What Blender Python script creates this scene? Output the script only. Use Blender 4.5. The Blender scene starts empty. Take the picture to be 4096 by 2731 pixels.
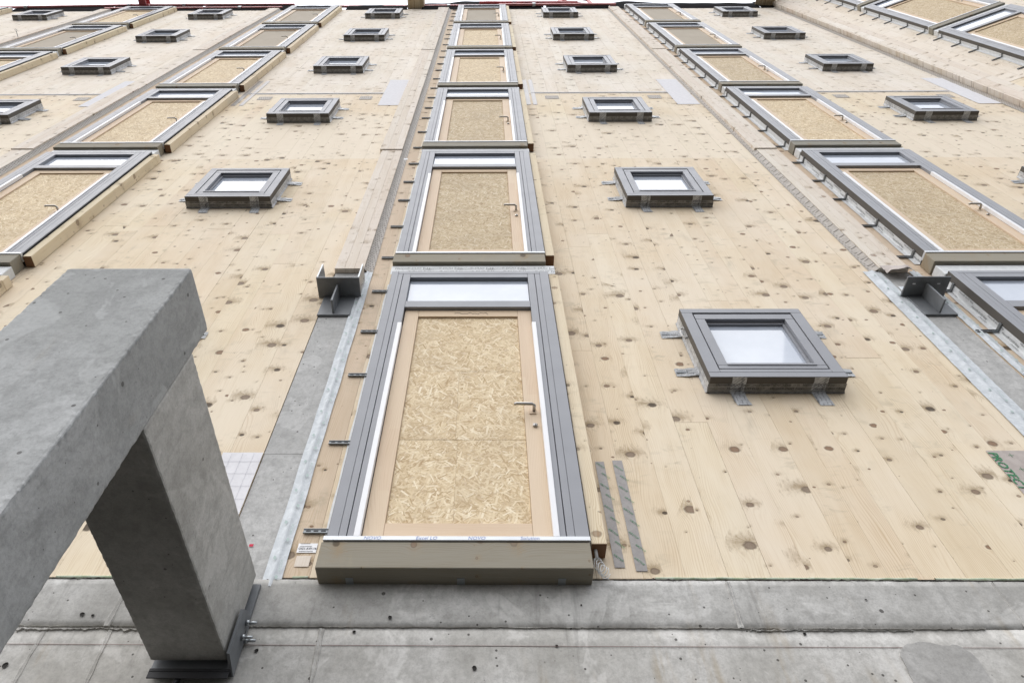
import bpy, bmesh, math, random
from mathutils import Vector, Matrix, noise as mnoise
random.seed(11)
sc = bpy.context.scene
col = sc.collection
R = math.radians

# ------------------------------------------------------------------ camera
D = 2.558                      # metres from the camera to the timber wall
ZC = 1.6
cd = bpy.data.cameras.new('camera'); cam = bpy.data.objects.new('camera', cd); col.objects.link(cam)
cd.lens = 24.0; cd.sensor_width = 36.0; cd.clip_start = .05; cd.clip_end = 600
cd.shift_x = 0.0306
_Rv = Vector((0.99995210, 0.00569699, 0.00795919)); _Uv = Vector((0.00035787, -0.83389603, 0.55192145)); _Fv = Vector((-0.00978143, 0.55189216, 0.83385812))
cam.matrix_world = Matrix(((_Rv.x, _Uv.x, -_Fv.x, 0), (_Rv.y, _Uv.y, -_Fv.y, -D), (_Rv.z, _Uv.z, -_Fv.z, ZC), (0, 0, 0, 1)))
sc.camera = cam

# ------------------------------------------------------------------ light
SUN_EL, SUN_AZ = R(50), R(-44)      # azimuth measured from the wall's outward normal (-Y), negative = from the left
w = bpy.data.worlds.new('World'); sc.world = w; w.use_nodes = True
wn = w.node_tree; wn.nodes.clear()
sky = wn.nodes.new('ShaderNodeTexSky'); sky.sky_type = 'NISHITA'; sky.sun_disc = False
sky.sun_elevation = SUN_EL; sky.sun_rotation = R(180) - SUN_AZ
sky.air_density = 1.0; sky.dust_density = 3.0; sky.ozone_density = 1.0
cl = wn.nodes.new('ShaderNodeMix'); cl.data_type = 'RGBA'; cl.inputs[0].default_value = 0.80
cl.inputs[7].default_value = (12.3, 12.7, 13.6, 1)       # even cloud layer
bg = wn.nodes.new('ShaderNodeBackground'); bg.inputs[1].default_value = 0.10
wo = wn.nodes.new('ShaderNodeOutputWorld')
# overcast luminance: the cloud layer is about three times brighter overhead than at the horizon
tcw = wn.nodes.new('ShaderNodeTexCoord'); spw = wn.nodes.new('ShaderNodeSeparateXYZ'); wn.links.new(tcw.outputs['Generated'], spw.inputs[0])
mrw = wn.nodes.new('ShaderNodeMapRange'); wn.links.new(spw.outputs[2], mrw.inputs[0]); mrw.inputs[1].default_value = 0; mrw.inputs[2].default_value = 1; mrw.inputs[3].default_value = .42; mrw.inputs[4].default_value = 1.30
vmw = wn.nodes.new('ShaderNodeVectorMath'); vmw.operation = 'SCALE'; vmw.inputs[0].default_value = (12.3, 12.7, 13.6)
wn.links.new(mrw.outputs[0], vmw.inputs['Scale']); wn.links.new(vmw.outputs[0], cl.inputs[7])
wn.links.new(sky.outputs[0], cl.inputs[6]); wn.links.new(cl.outputs[2], bg.inputs[0]); wn.links.new(bg.outputs[0], wo.inputs[0])
sd = bpy.data.lights.new('sun', 'SUN'); sd.energy = 1.5; sd.angle = R(100); sd.color = (1, .97, .93)
so = bpy.data.objects.new('sun', sd); col.objects.link(so)
_d = Vector((math.sin(SUN_AZ) * math.cos(SUN_EL), -math.cos(SUN_AZ) * math.cos(SUN_EL), math.sin(SUN_EL)))
so.rotation_euler = _d.to_track_quat('Z', 'Y').to_euler(); so.location = _d * 60
vs = sc.view_settings; vs.view_transform = 'Standard'; vs.look = 'None'; vs.exposure = 0.53; vs.gamma = 1.0; vs.use_curve_mapping = False

# ------------------------------------------------------------------ node helper
class NT:
    def __init__(s, name):
        s.m = bpy.data.materials.new(name); s.m.use_nodes = True; s.t = s.m.node_tree; s.t.nodes.clear()
        s.out = s.n('OutputMaterial'); s.b = s.n('BsdfPrincipled'); s.t.links.new(s.b.outputs[0], s.out.inputs[0])
        tc = s.n('TexCoord'); s.obj = tc.outputs['Object']
        s.rnd = s.n('ObjectInfo').outputs['Random']
        sp = s.n('SeparateXYZ'); s.l(s.obj, sp.inputs[0]); s.x, s.y, s.z = sp.outputs
    def n(s, t): return s.t.nodes.new('ShaderNode' + t)
    def l(s, a, b):
        if isinstance(a, bpy.types.NodeSocket): s.t.links.new(a, b)
        elif a is not None: b.default_value = a
    def ma(s, op, a, b=None, c=None, clamp=False):
        q = s.n('Math'); q.operation = op; q.use_clamp = clamp
        s.l(a, q.inputs[0]); s.l(b, q.inputs[1]); s.l(c, q.inputs[2]); return q.outputs[0]
    def add(s, a, b): return s.ma('ADD', a, b)
    def mul(s, a, b): return s.ma('MULTIPLY', a, b)
    def vec(s, x, y, z=0.0):
        q = s.n('CombineXYZ'); s.l(x, q.inputs[0]); s.l(y, q.inputs[1]); s.l(z, q.inputs[2]); return q.outputs[0]
    def noise(s, v, scale=1., det=2., rough=.5, dist=0., out=0):
        q = s.n('TexNoise'); s.l(v, q.inputs['Vector']); q.inputs['Scale'].default_value = scale
        q.inputs['Detail'].default_value = det; q.inputs['Roughness'].default_value = rough; q.inputs['Distortion'].default_value = dist
        return q.outputs[out]
    def vor(s, v, scale=1., feat='F1', dim='2D', rand=1.):
        q = s.n('TexVoronoi'); q.voronoi_dimensions = dim; q.feature = feat; s.l(v, q.inputs['Vector'])
        q.inputs['Scale'].default_value = scale; q.inputs['Randomness'].default_value = rand; return q
    def ss(s, v, a, b, lo=0., hi=1.):
        q = s.n('MapRange'); q.interpolation_type = 'SMOOTHSTEP'; s.l(v, q.inputs[0]); s.l(a, q.inputs[1]); s.l(b, q.inputs[2])
        s.l(lo, q.inputs[3]); s.l(hi, q.inputs[4]); return q.outputs[0]
    def lin(s, v, a, b, lo=0., hi=1.):
        q = s.n('MapRange'); s.l(v, q.inputs[0]); s.l(a, q.inputs[1]); s.l(b, q.inputs[2]); s.l(lo, q.inputs[3]); s.l(hi, q.inputs[4]); return q.outputs[0]
    def mix(s, f, a, b, mode='MIX'):
        q = s.n('Mix'); q.data_type = 'RGBA'; q.blend_type = mode; s.l(f, q.inputs[0])
        for v, i in ((a, 6), (b, 7)):
            if isinstance(v, tuple): v = (*v, 1) if len(v) == 3 else v
            s.l(v, q.inputs[i])
        return q.outputs[2]
    def ramp(s, f, pts):
        q = s.n('ValToRGB'); e = q.color_ramp.elements
        while len(e) > 1: e.remove(e[-1])
        e[0].position = pts[0][0]; e[0].color = (*pts[0][1], 1)
        for p, c in pts[1:]:
            k = e.new(p); k.color = (*c, 1)
        s.l(f, q.inputs[0]); return q.outputs[0]
    def white(s, v):
        q = s.n('TexWhiteNoise'); q.noise_dimensions = '1D'; s.l(v, q.inputs['W']); return q.outputs[0]
    def bump(s, h, dist=.002, st=.5):
        q = s.n('Bump'); q.inputs['Strength'].default_value = st; q.inputs['Distance'].default_value = dist; s.l(h, q.inputs['Height']); s.l(q.outputs[0], s.b.inputs['Normal'])
    def fin(s, c, rough=.6, metal=0., spec=.5):
        if isinstance(c, tuple): c = (*c, 1)
        s.l(c, s.b.inputs['Base Color']); s.l(rough, s.b.inputs['Roughness']); s.l(metal, s.b.inputs['Metallic']); s.b.inputs['Specular IOR Level'].default_value = spec
        return s.m

def knots(t, U, V, cx, cz, rmin, rmax, p, exist, seed):
    """returns core, rim, smudge masks and a grain displacement for knots scattered in metre space"""
    v = t.vec(t.add(t.mul(U, 1 / cx), seed), t.add(t.mul(V, 1 / cz), seed * 1.7))
    vo = t.vor(v, 1., rand=.85)
    sp = t.n('SeparateXYZ'); t.l(vo.outputs['Position'], sp.inputs[0])
    sv = t.n('SeparateXYZ'); t.l(v, sv.inputs[0])
    sc_ = t.n('SeparateColor'); t.l(vo.outputs['Color'], sc_.inputs[0])
    dx = t.mul(t.ma('SUBTRACT', sv.outputs[0], sp.outputs[0]), cx); dz = t.mul(t.ma('SUBTRACT', sv.outputs[1], sp.outputs[1]), cz)
    wob = t.ma('SUBTRACT', t.noise(t.vec(t.mul(U, 60), t.mul(V, 60)), 1, 2), .5)
    r = t.add(t.mul(t.ma('POWER', sc_.outputs[0], p), rmax - rmin), rmin)
    dens = t.noise(t.vec(t.mul(U, 1.3), t.mul(V, .9)), 1, 2)
    ex = t.ma('GREATER_THAN', sc_.outputs[1], t.lin(dens, .3, .7, exist + .32, exist - .26))
    q = t.ma('SQRT', t.add(t.ma('POWER', t.mul(dx, .78), 2.), t.ma('POWER', dz, 2.)))
    qn = t.add(t.ma('DIVIDE', q, r), t.mul(wob, .55))
    core = t.mul(t.ss(qn, .75, 1.1, 1., 0.), ex)
    rim = t.mul(t.mul(t.ss(qn, .55, .95), t.ss(qn, 1.0, 1.25, 1., 0.)), ex)
    up = t.ma('SUBTRACT', dz, t.mul(r, .9))
    fx = t.noise(t.vec(t.mul(dx, 55), t.mul(dz, 20)), 1, 3, .6)
    ang = t.ma('ARCTAN2', up, dx)
    ray = t.noise(t.vec(t.mul(ang, 4.5), t.add(t.mul(sc_.outputs[0], 40), t.mul(q, 9))), 1, 3, .7)
    side = t.mul(t.ma('SUBTRACT', sc_.outputs[2], .5), t.mul(r, 3.2))
    dxs = t.add(dx, side)
    qs = t.add(t.ma('POWER', t.ma('DIVIDE', dxs, t.mul(r, t.add(2.2, t.mul(sc_.outputs[0], 2.2)))), 2.), t.ma('POWER', t.ma('DIVIDE', up, t.add(t.mul(r, 1.5), .004)), 2.))
    qs = t.mul(qs, t.add(t.mul(t.ss(fx, .3, .7), 1.5), .25))
    sm = t.mul(t.ma('EXPONENT', t.mul(qs, -1.0)), t.ss(ray, .30, .58, .35, 1.))
    sm = t.mul(t.mul(sm, ex), t.ss(sc_.outputs[2], .12, .55))
    disp = t.mul(t.mul(dx, -0.75), t.ma('EXPONENT', t.mul(t.ma('POWER', t.mul(qn, .38), 2.), -1.)))
    disp = t.mul(disp, ex)
    return core, rim, sm, disp, sc_.outputs[2]

def wood(name, c1, c2, kn=1., grain=1., along='Z', stain=0.3, rough=.72, pink=(.60, .46, .34), big=True, seg=None, bleach=None):
    t = NT(name)
    U, V = (t.x, t.z) if along == 'Z' else (t.z, t.x)
    U = t.add(U, t.y) if not big else U
    U = t.add(U, t.mul(t.rnd, 17.3)); V = t.add(V, t.mul(t.rnd, 31.7))
    base = t.mix(t.white(t.mul(t.rnd, 913.)), c1, c2)
    base = t.mix(t.mul(t.white(t.mul(t.rnd, 377.)), .6), base, pink)
    if seg:
        cell = t.ma('FLOOR', t.add(t.mul(V, 1 / seg), t.mul(t.ma('FLOOR', t.mul(U, 18)), .37)))
        base = t.mix(t.mul(t.white(t.add(cell, t.mul(t.rnd, 7.))), .75), base, pink)
    disp = 0.; cores = []
    if kn > 0:
        a = knots(t, U, V, .16, .31, .0045, .0240, 1.3, .28, 3.1)
        b = knots(t, U, V, .12, .25, .0018, .0085, 1.8, .36, 9.4)
        cores = [a, b]; disp = a[3]
    lf = t.ma('SUBTRACT', t.noise(t.vec(t.mul(U, 4.2), t.mul(V, .8)), 1, 2, .5), .5)
    f = t.add(t.add(U, t.mul(lf, .20)), disp)
    ring = t.ma('SINE', t.mul(f, 620.))
    ring = t.mul(t.ss(ring, .1, 1.), t.ss(t.noise(t.vec(t.mul(U, 9), t.mul(V, 1.3)), 1, 2), .35, .65))
    fine = t.noise(t.vec(t.mul(f, 240), t.mul(V, 5)), 1, 3, .6)
    blot = t.noise(t.vec(t.mul(f, 9), t.mul(V, 1.1)), 1, 3, .55)
    c = t.mix(t.mul(ring, .62 * grain), base, t.mix(1., base, (.72, .62, .48), 'MULTIPLY'))
    c = t.mix(t.mul(t.ss(fine, .45, .72), .42 * grain), c, t.mix(1., base, (.74, .65, .52), 'MULTIPLY'))
    c = t.mix(t.ss(blot, .35, .8, 0., .35), c, t.mix(1., base, (1.12, 1.14, 1.2), 'MULTIPLY'))
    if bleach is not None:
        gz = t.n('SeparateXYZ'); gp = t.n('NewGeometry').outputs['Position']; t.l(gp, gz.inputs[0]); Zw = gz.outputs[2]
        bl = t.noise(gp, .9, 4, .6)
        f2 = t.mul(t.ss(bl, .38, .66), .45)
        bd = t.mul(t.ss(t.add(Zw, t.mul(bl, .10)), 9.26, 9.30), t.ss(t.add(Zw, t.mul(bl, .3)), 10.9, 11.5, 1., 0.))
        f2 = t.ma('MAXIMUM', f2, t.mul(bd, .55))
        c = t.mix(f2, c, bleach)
    if stain > 0:
        gs = t.noise(t.vec(t.mul(U, 5), t.mul(V, 2.2)), 1, 4, .6)
        c = t.mix(t.mul(t.ss(gs, .58, .80), stain), c, (.30, .27, .20))
        g2 = t.noise(t.vec(t.mul(U, 7), t.mul(V, 16)), 1, 4, .65, .8); g3 = t.noise(t.vec(t.mul(U, 2.1), t.mul(V, 1.7)), 1, 2)
        c = t.mix(t.mul(t.mul(t.ss(g2, .50, .72), t.ss(g3, .48, .62)), .30 + .35 * stain), c, (.36, .31, .21))
    for k, (core, rim, sm, _, cb) in enumerate(cores):
        c = t.mix(t.mul(sm, (.88 if k == 0 else .6) * kn), c, (.30, .215, .12))
        c = t.mix(t.mul(core, (.85 if k == 0 else .65) * kn), c, t.mix(t.ss(cb, .80, .84), t.mix(t.ss(cb, .2, .6), (.20, .105, .055), (.22, .165, .12)), (.035, .022, .014)))
        c = t.mix(t.mul(rim, .45 * kn), c, (.06, .035, .02))
    t.bump(t.add(t.mul(ring, .4), fine), .0006, .35)
    return t.fin(c, rough, 0, .25)

M = {}
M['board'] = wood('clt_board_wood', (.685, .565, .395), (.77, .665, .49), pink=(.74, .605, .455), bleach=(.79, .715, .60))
M['board_up'] = wood('brighter_lit_clt_board_wood', (.71, .635, .52), (.785, .725, .625), pink=(.745, .655, .555), bleach=(.82, .77, .70), kn=.62)  # upper storeys: brighter light towards the top put into a paler board colour
M['board_pale'] = wood('pale_cover_board_wood', (.70, .64, .55), (.76, .705, .63), kn=.7, stain=.2, pink=(.66, .56, .47))
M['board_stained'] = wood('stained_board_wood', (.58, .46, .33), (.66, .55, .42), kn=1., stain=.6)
M['batten'] = wood('batten_wood', (.70, .60, .42), (.75, .66, .49), kn=.7, stain=0.1, pink=(.72, .60, .44), big=False)
M['endgrain'] = NT('cut_end_wood').fin((.20, .105, .055), .8)
M['beam'] = wood('weathered_beam_wood', (.24, .228, .19), (.30, .285, .24), kn=.75, grain=.9, along='X', stain=.3, pink=(.31, .27, .20), big=False)
M['leaf'] = wood('larch_leaf_wood', (.68, .555, .40), (.72, .60, .45), kn=0., grain=.5, stain=0, pink=(.65, .50, .36), big=False, seg=.46, rough=.6)
M['leafh'] = wood('larch_rail_wood', (.66, .52, .36), (.70, .57, .41), kn=0., grain=.5, along='X', stain=0, pink=(.65, .50, .36), big=False, seg=.40, rough=.6)

def grey_metal(name, c, rough, metal=0., n=.12, spec=.5):
    t = NT(name); q = t.noise(t.obj, 6, 4, .6)
    sp = t.noise(t.obj, 320, 1, .5)
    k = t.mix(t.ss(q, .3, .8, 0., n * 2), c, tuple(v * .78 for v in c))
    k = t.mix(t.ss(sp, .62, .75, 0., .12), k, tuple(min(1, v * 1.5) for v in c))
    return t.fin(k, t.lin(q, 0., 1., rough - .08, rough + .08), metal, spec)
M['alu'] = grey_metal('grey_powder_coated_aluminium', (.262, .268, .288), .45)
M['flank'] = grey_metal('brown_grey_shaded_profile', (.105, .096, .085), .6, 0, .2, .3)  # brown-grey profile tone, kept dark to stand in for shade on undersides
M['alu_dark'] = grey_metal('dark_groove_rubber', (.012, .012, .013), .8)
M['steel'] = grey_metal('hot_dip_galvanised_steel', (.19, .20, .21), .5, .2, .7)
M['zinc'] = grey_metal('bright_zinc', (.42, .44, .45), .35, .8, .3)
M['bracket'] = grey_metal('dark_slotted_bracket_metal', (.20, .215, .225), .35, .6, .5)
M['flash'] = grey_metal('light_sill_metal', (.62, .64, .66), .4, .3)
M['white'] = grey_metal('white_plastic', (.80, .80, .81), .4, 0, .04)
M['handle'] = grey_metal('brushed_handle_metal', (.45, .43, .40), .3, .85, .1)
M['black'] = grey_metal('black_roof_membrane', (.014, .013, .014), .95, 0, .3, .04)
M['red'] = grey_metal('red_paint', (.50, .10, .10), .5, 0, .3)
M['redpale'] = grey_metal('faded_red_paint', (.66, .25, .25), .55, 0, .3)
M['ink'] = NT('dark_print_ink').fin((.045, .045, .05), .7)
M['inkgreen'] = NT('green_print_ink').fin((.02, .20, .075), .7)
M['inkblue'] = NT('blue_print_ink').fin((.22, .28, .52), .7)
M['chalk'] = NT('red_marker').fin((.55, .03, .07), .8)
M['cable'] = NT('white_cable_sheath').fin((.70, .70, .69), .4)

t = NT('coated_double_glazing')
t.fin((.30, .34, .40), .04, 0, .5)
t.b.inputs['IOR'].default_value = 2.1
t.l(t.mix(t.ss(t.noise(t.obj, 3, 3), .3, .8), (.40, .44, .51), (.50, .54, .60)), t.b.inputs['Base Color'])
M['glass'] = t.m

def osb(name, tint=1.):
    t = NT(name)
    ox = t.add(t.x, t.mul(t.rnd, 13.)); oz = t.add(t.z, t.mul(t.rnd, 7.))
    wob = t.ma('SUBTRACT', t.noise(t.vec(t.mul(ox, 7), t.mul(oz, 7)), 1, 1), .5)
    best = None
    for k, (ang, sx, sy) in enumerate(((80, 11, 80), (33, 13, 125), (-41, 12, 95), (6, 14, 135), (-66, 11, 110), (58, 19, 150), (-20, 15, 118))):
        c_, s_ = math.cos(R(ang)), math.sin(R(ang))
        a = t.add(t.mul(ox, c_), t.mul(oz, s_)); b = t.add(t.mul(ox, -s_), t.mul(oz, c_))
        b = t.add(b, t.mul(wob, .004))
        v = t.vor(t.vec(t.add(t.mul(a, sx * 1.0), k * 5.3), t.mul(b, sy * .78)), 1., rand=.9); v.distance = 'CHEBYCHEV'
        sc_ = t.n('SeparateColor'); t.l(v.outputs['Color'], sc_.inputs[0])
        dd = t.ss(v.outputs['Distance'], .33, .42, 0., .55)
        val = t.ma('SUBTRACT', sc_.outputs[0], dd)
        tn = sc_.outputs[1]
        if best is None: best, tone = val, tn
        else:
            g = t.ma('GREATER_THAN', val, best)
            tone = t.add(t.mul(tn, g), t.mul(tone, t.ma('SUBTRACT', 1., g))); best = t.ma('MAXIMUM', best, val)
    c = t.ramp(tone, [(0., (.42 * tint, .30 * tint, .165 * tint)), (.18, (.58 * tint, .45 * tint, .28 * tint)), (.55, (.66 * tint, .535 * tint, .35 * tint)), (.85, (.73 * tint, .61 * tint, .425 * tint)), (1., (.80 * tint, .70 * tint, .53 * tint))])
    c = t.mix(t.ss(best, .45, .75, .5, 0.), c, (.38 * tint, .26 * tint, .145 * tint))
    fn = t.noise(t.vec(t.mul(ox, 90), t.mul(oz, 90)), 1, 2)
    c = t.mix(t.ss(fn, .5, .8, 0., .22), c, (.30, .2, .1))
    bl = t.noise(t.vec(t.mul(ox, 2.4), t.mul(oz, 2.4)), 1, 3)
    c = t.mix(t.ss(bl, .45, .75, 0., .30), c, (.42 * tint, .33 * tint, .22 * tint))
    t.bump(best, .002, .5)
    return t.fin(c, .7, 0, .25)
M['osb'] = osb('oriented_strand_board', 1.06)
M['osb_brown'] = osb('browner_strand_board', .88)
t = NT('plain_brown_fibreboard')
q = t.noise(t.vec(t.mul(t.x, 4), t.mul(t.z, 1.2)), 1, 4)
M['ply'] = t.fin(t.mix(q, (.37, .32, .25), (.45, .395, .315)), .75, 0, .2)

def concrete(name, c1, c2, streak=.3, pits=1., rust=0., sc_=1.):
    t = NT(name); P = t.obj
    gp = t.n('NewGeometry').outputs['Position']
    sp = t.n('SeparateXYZ'); t.l(gp, sp.inputs[0]); X, Y, Z = sp.outputs
    a = t.noise(gp, 1.6 * sc_, 5, .6); b = t.noise(gp, 9 * sc_, 5, .62); d = t.noise(gp, 60, 3, .6)
    c = t.mix(t.ss(a, .35, .68), c1, c2)
    c = t.mix(t.ss(b, .46, .70, 0., .50), c, tuple(v * .76 for v in c1))
    e_ = t.noise(gp, 24, 5, .75); c = t.mix(t.ss(e_, .42, .66, 0., .40), c, tuple(v * .66 for v in c1))
    e2 = t.noise(gp, 140, 3, .7); c = t.mix(t.ss(e2, .45, .7, 0., .28), c, tuple(v * .55 for v in c1))
    c = t.mix(t.ss(t.noise(gp, 3.7, 4, .7, .6), .56, .62, 0., .30), c, tuple(min(.8, v * 1.25) for v in c2))
    st = t.noise(t.vec(t.mul(X, 26), t.mul(Y, 26), t.mul(Z, 1.6)), 1, 3, .6)
    c = t.mix(t.ss(st, .58, .78, 0., streak), c, tuple(v * .55 for v in c1))
    c = t.mix(t.ss(d, .4, .8, 0., .22), c, tuple(v * .6 for v in c1))
    if rust:
        rs = t.noise(t.vec(t.mul(X, 3.1), t.mul(Y, 3.), t.mul(Z, .9)), 1, 4, .65)
        c = t.mix(t.mul(t.ss(rs, .55, .72, 0., rust), t.ss(t.noise(t.vec(t.mul(X, 40), 0., t.mul(Z, 5)), 1, 3), .35, .6)), c, (.34, .27, .17))
        hl = t.noise(t.vec(t.mul(X, 5), 0., t.mul(Z, 30)), 1, 4, .7)
        c = t.mix(t.ss(hl, .55, .70, 0., .30), c, tuple(v * .7 for v in c1))
    v = t.vor(gp, 26., dim='3D'); s2 = t.n('SeparateColor'); t.l(v.outputs['Color'], s2.inputs[0])
    pit = t.ma('LESS_THAN', v.outputs['Distance'], t.lin(s2.outputs[0], .55, 1., 0., .16))
    v2 = t.vor(gp, 9., dim='3D'); s3 = t.n('SeparateColor'); t.l(v2.outputs['Color'], s3.inputs[0])
    pit2 = t.ma('LESS_THAN', v2.outputs['Distance'], t.lin(s3.outputs[0], .72, 1., 0., .10))
    pt = t.ma('MAXIMUM', pit, pit2)
    c = t.mix(t.mul(pt, .8 * pits), c, (.045, .04, .035))
    t.bump(t.ma('SUBTRACT', t.add(t.mul(b, .5), d), pt), .003, .35)
    return t.fin(c, .82, 0, .2)
M['conc_wall'] = concrete('cast_wall_concrete', (.44, .425, .39), (.64, .625, .595), .60, 1., .75)
M['conc_band'] = concrete('cast_slab_edge_concrete', (.38, .37, .345), (.58, .57, .545), .45, 1., .6)
M['conc_pier'] = concrete('precast_pier_concrete', (.345, .35, .34), (.45, .455, .45), .25, .8, .22, sc_=.8)
M['conc_tie'] = concrete('precast_tie_concrete', (.40, .39, .36), (.52, .51, .48), .35, .7, .25)
M['conc_pilaster'] = concrete('smooth_pilaster_concrete', (.42, .415, .40), (.54, .535, .52), .35, 1., .2)
M['mortar'] = concrete('rough_mortar', (.15, .14, .125), (.24, .23, .21), .3, 1.)
M['patch'] = concrete('trowelled_repair_mortar', (.37, .36, .34), (.46, .45, .43), .3, .6, .3, sc_=2)

def tape(name, c, c2, printed=None, holes=False, per=.06, alongz=False, rough=.35):
    t = NT(name)
    n_ = t.noise(t.obj, 24, 4, .6, .8)
    k = t.mix(t.ss(n_, .35, .65), c, c2)
    A, B = (t.z, t.add(t.x, t.y)) if alongz else (t.x, t.add(t.z, t.y))
    if printed:
        q = t.noise(t.vec(t.mul(A, 130), t.mul(B, 260)), 1, 1)
        band = t.ma('FRACT', t.add(t.mul(A, 1 / per), t.mul(t.ma('FLOOR', t.mul(B, 42)), .43)))
        row = t.ma('FRACT', t.mul(B, 42))
        mk = t.mul(t.mul(t.ss(band, .12, .16), t.ss(band, .80, .84, 1., 0.)), t.mul(t.ss(row, .3, .36), t.ss(row, .62, .68, 1., 0.)))
        mk = t.mul(mk, t.ss(q, .42, .5))
        k = t.mix(t.mul(mk, .8), k, printed)
    if holes:
        fa = t.ma('SUBTRACT', t.ma('FRACT', t.mul(A, 26)), .5); fb = t.ma('SUBTRACT', t.ma('FRACT', t.mul(t.add(B, t.mul(A, .25)), 36)), .5)
        dd = t.ma('SQRT', t.add(t.ma('POWER', fa, 2.), t.ma('POWER', fb, 2.)))
        k = t.mix(t.ss(dd, .20, .26, .75, 0.), k, (.07, .055, .045))
    t.bump(n_, .0016, .4)
    return t.fin(k, rough, 0, .4 if rough < .8 else .08)
M['tape'] = tape('printed_sealing_tape', (.34, .35, .35), (.50, .51, .52), (.12, .12, .125))
M['tape_low'] = tape('translucent_tape_on_dark_metal', (.20, .195, .185), (.31, .305, .295), (.09, .09, .09))
M['tapev'] = tape('printed_sealing_tape_upright', (.42, .43, .44), (.58, .59, .60), (.20, .20, .21), alongz=True)
M['tape_plain'] = tape('plain_sealing_tape', (.60, .61, .61), (.68, .69, .69), rough=.5)
M['tape_dirty'] = tape('dull_membrane_tape', (.22, .215, .20), (.36, .355, .34), (.08, .08, .08))
M['airgrey'] = tape('grey_green_printed_tape', (.26, .24, .23), (.31, .29, .275))
M['fleece'] = tape('pale_fleece_tape', (.52, .55, .57), (.63, .66, .68), rough=.6)
M['perf'] = tape('perforated_brown_tape', (.38, .35, .315), (.47, .435, .395), holes=True, alongz=True, rough=.7)
M['film'] = tape('white_protective_film', (.70, .69, .705), (.75, .74, .755), rough=.9)
M['kraft'] = tape('brown_protective_paper', (.40, .35, .32), (.46, .41, .375), rough=.7)
M['foam'] = tape('green_sealing_foam', (.34, .40, .27), (.50, .55, .45), rough=.8)
M['grass'] = M['foam']
t = NT('site_gravel'); q = t.noise(t.obj, 9, 6, .7); v = t.vor(t.obj, 30., dim='3D')
M['ground'] = t.fin(t.mix(t.mul(q, v.outputs['Distance']), (.014, .013, .012), (.045, .042, .038)), .95)
t.bump(v.outputs['Distance'], .02, .6)
t = NT('flat_roof_screed'); M['roof'] = t.fin(t.mix(t.noise(t.obj, 2, 4), (.10, .10, .10), (.16, .16, .155)), .9)

# ------------------------------------------------------------------ object helpers
_cache = {}
def link(name, me, mat=None, parent=None, loc=(0, 0, 0), rot=None):
    o = bpy.data.objects.new(name, me); col.objects.link(o)
    if mat is not None and me is not None and len(me.materials) == 0: me.materials.append(mat)
    if parent: o.parent = parent
    o.location = loc
    if rot: o.rotation_euler = rot
    return o
def box_me(dx, dy, dz, bev=0.0, mat=None, key=''):
    k = (round(dx, 4), round(dy, 4), round(dz, 4), bev, mat.name if mat else '', key)
    if k in _cache: return _cache[k]
    bm = bmesh.new(); bmesh.ops.create_cube(bm, size=1)
    for v in bm.verts: v.co.x *= dx; v.co.y *= dy; v.co.z *= dz
    if bev: bmesh.ops.bevel(bm, geom=bm.edges[:], offset=bev, segments=1, affect='EDGES')
    me = bpy.data.meshes.new('box'); bm.to_mesh(me); bm.free()
    if mat: me.materials.append(mat)
    _cache[k] = me; return me
def bar(name, x0, x1, y0, y1, z0, z1, mat, parent=None, bev=.0015):
    me = box_me(abs(x1 - x0), abs(y1 - y0), abs(z1 - z0), bev, mat)
    return link(name, me, None, parent, ((x0 + x1) / 2, (y0 + y1) / 2, (z0 + z1) / 2))
def mesh(name, vs, fs, mat, parent=None, loc=(0, 0, 0), smooth=False, rot=None):
    me = bpy.data.meshes.new(name); me.from_pydata(vs, [], fs); me.update(); me.materials.append(mat)
    if smooth:
        for p in me.polygons: p.use_smooth = True
    return link(name, me, None, parent, loc, rot)
def tag(o, label=None, cat=None, group=None, kind=None):
    if label: o['label'] = label
    if cat: o['category'] = cat
    if group: o['group'] = group
    if kind: o['kind'] = kind
    return o
def empty(name, loc, label, cat, group=None, rz=0.):
    o = bpy.data.objects.new(name, None); col.objects.link(o); o.location = loc; o.rotation_euler = (0, 0, rz)
    o.empty_display_size = .1
    return tag(o, label, cat, group)
def kids(o): return [c for c in _tree.get(o.name, [])]
def copy_tree(src, parent=None):
    c = src.copy(); col.objects.link(c)
    if parent: c.parent = parent
    for ch in src.children: copy_tree(ch, c)
    return c
def sheet(name, pts_fn, nu, nv, mat, parent=None, thick=.0012, loc=(0, 0, 0), smooth=True):
    """thin wrinkled sheet following pts_fn(u, v) -> xyz, closed underneath"""
    vs = [pts_fn(i / nu, j / nv) for j in range(nv + 1) for i in range(nu + 1)]
    fs = [(j * (nu + 1) + i, j * (nu + 1) + i + 1, (j + 1) * (nu + 1) + i + 1, (j + 1) * (nu + 1) + i) for j in range(nv) for i in range(nu)]
    return mesh(name, vs, fs, mat, parent, loc, smooth)
def nz(x, y, z=0., s=1.): return mnoise.noise(Vector((x * s, y * s, z * s)))
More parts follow.
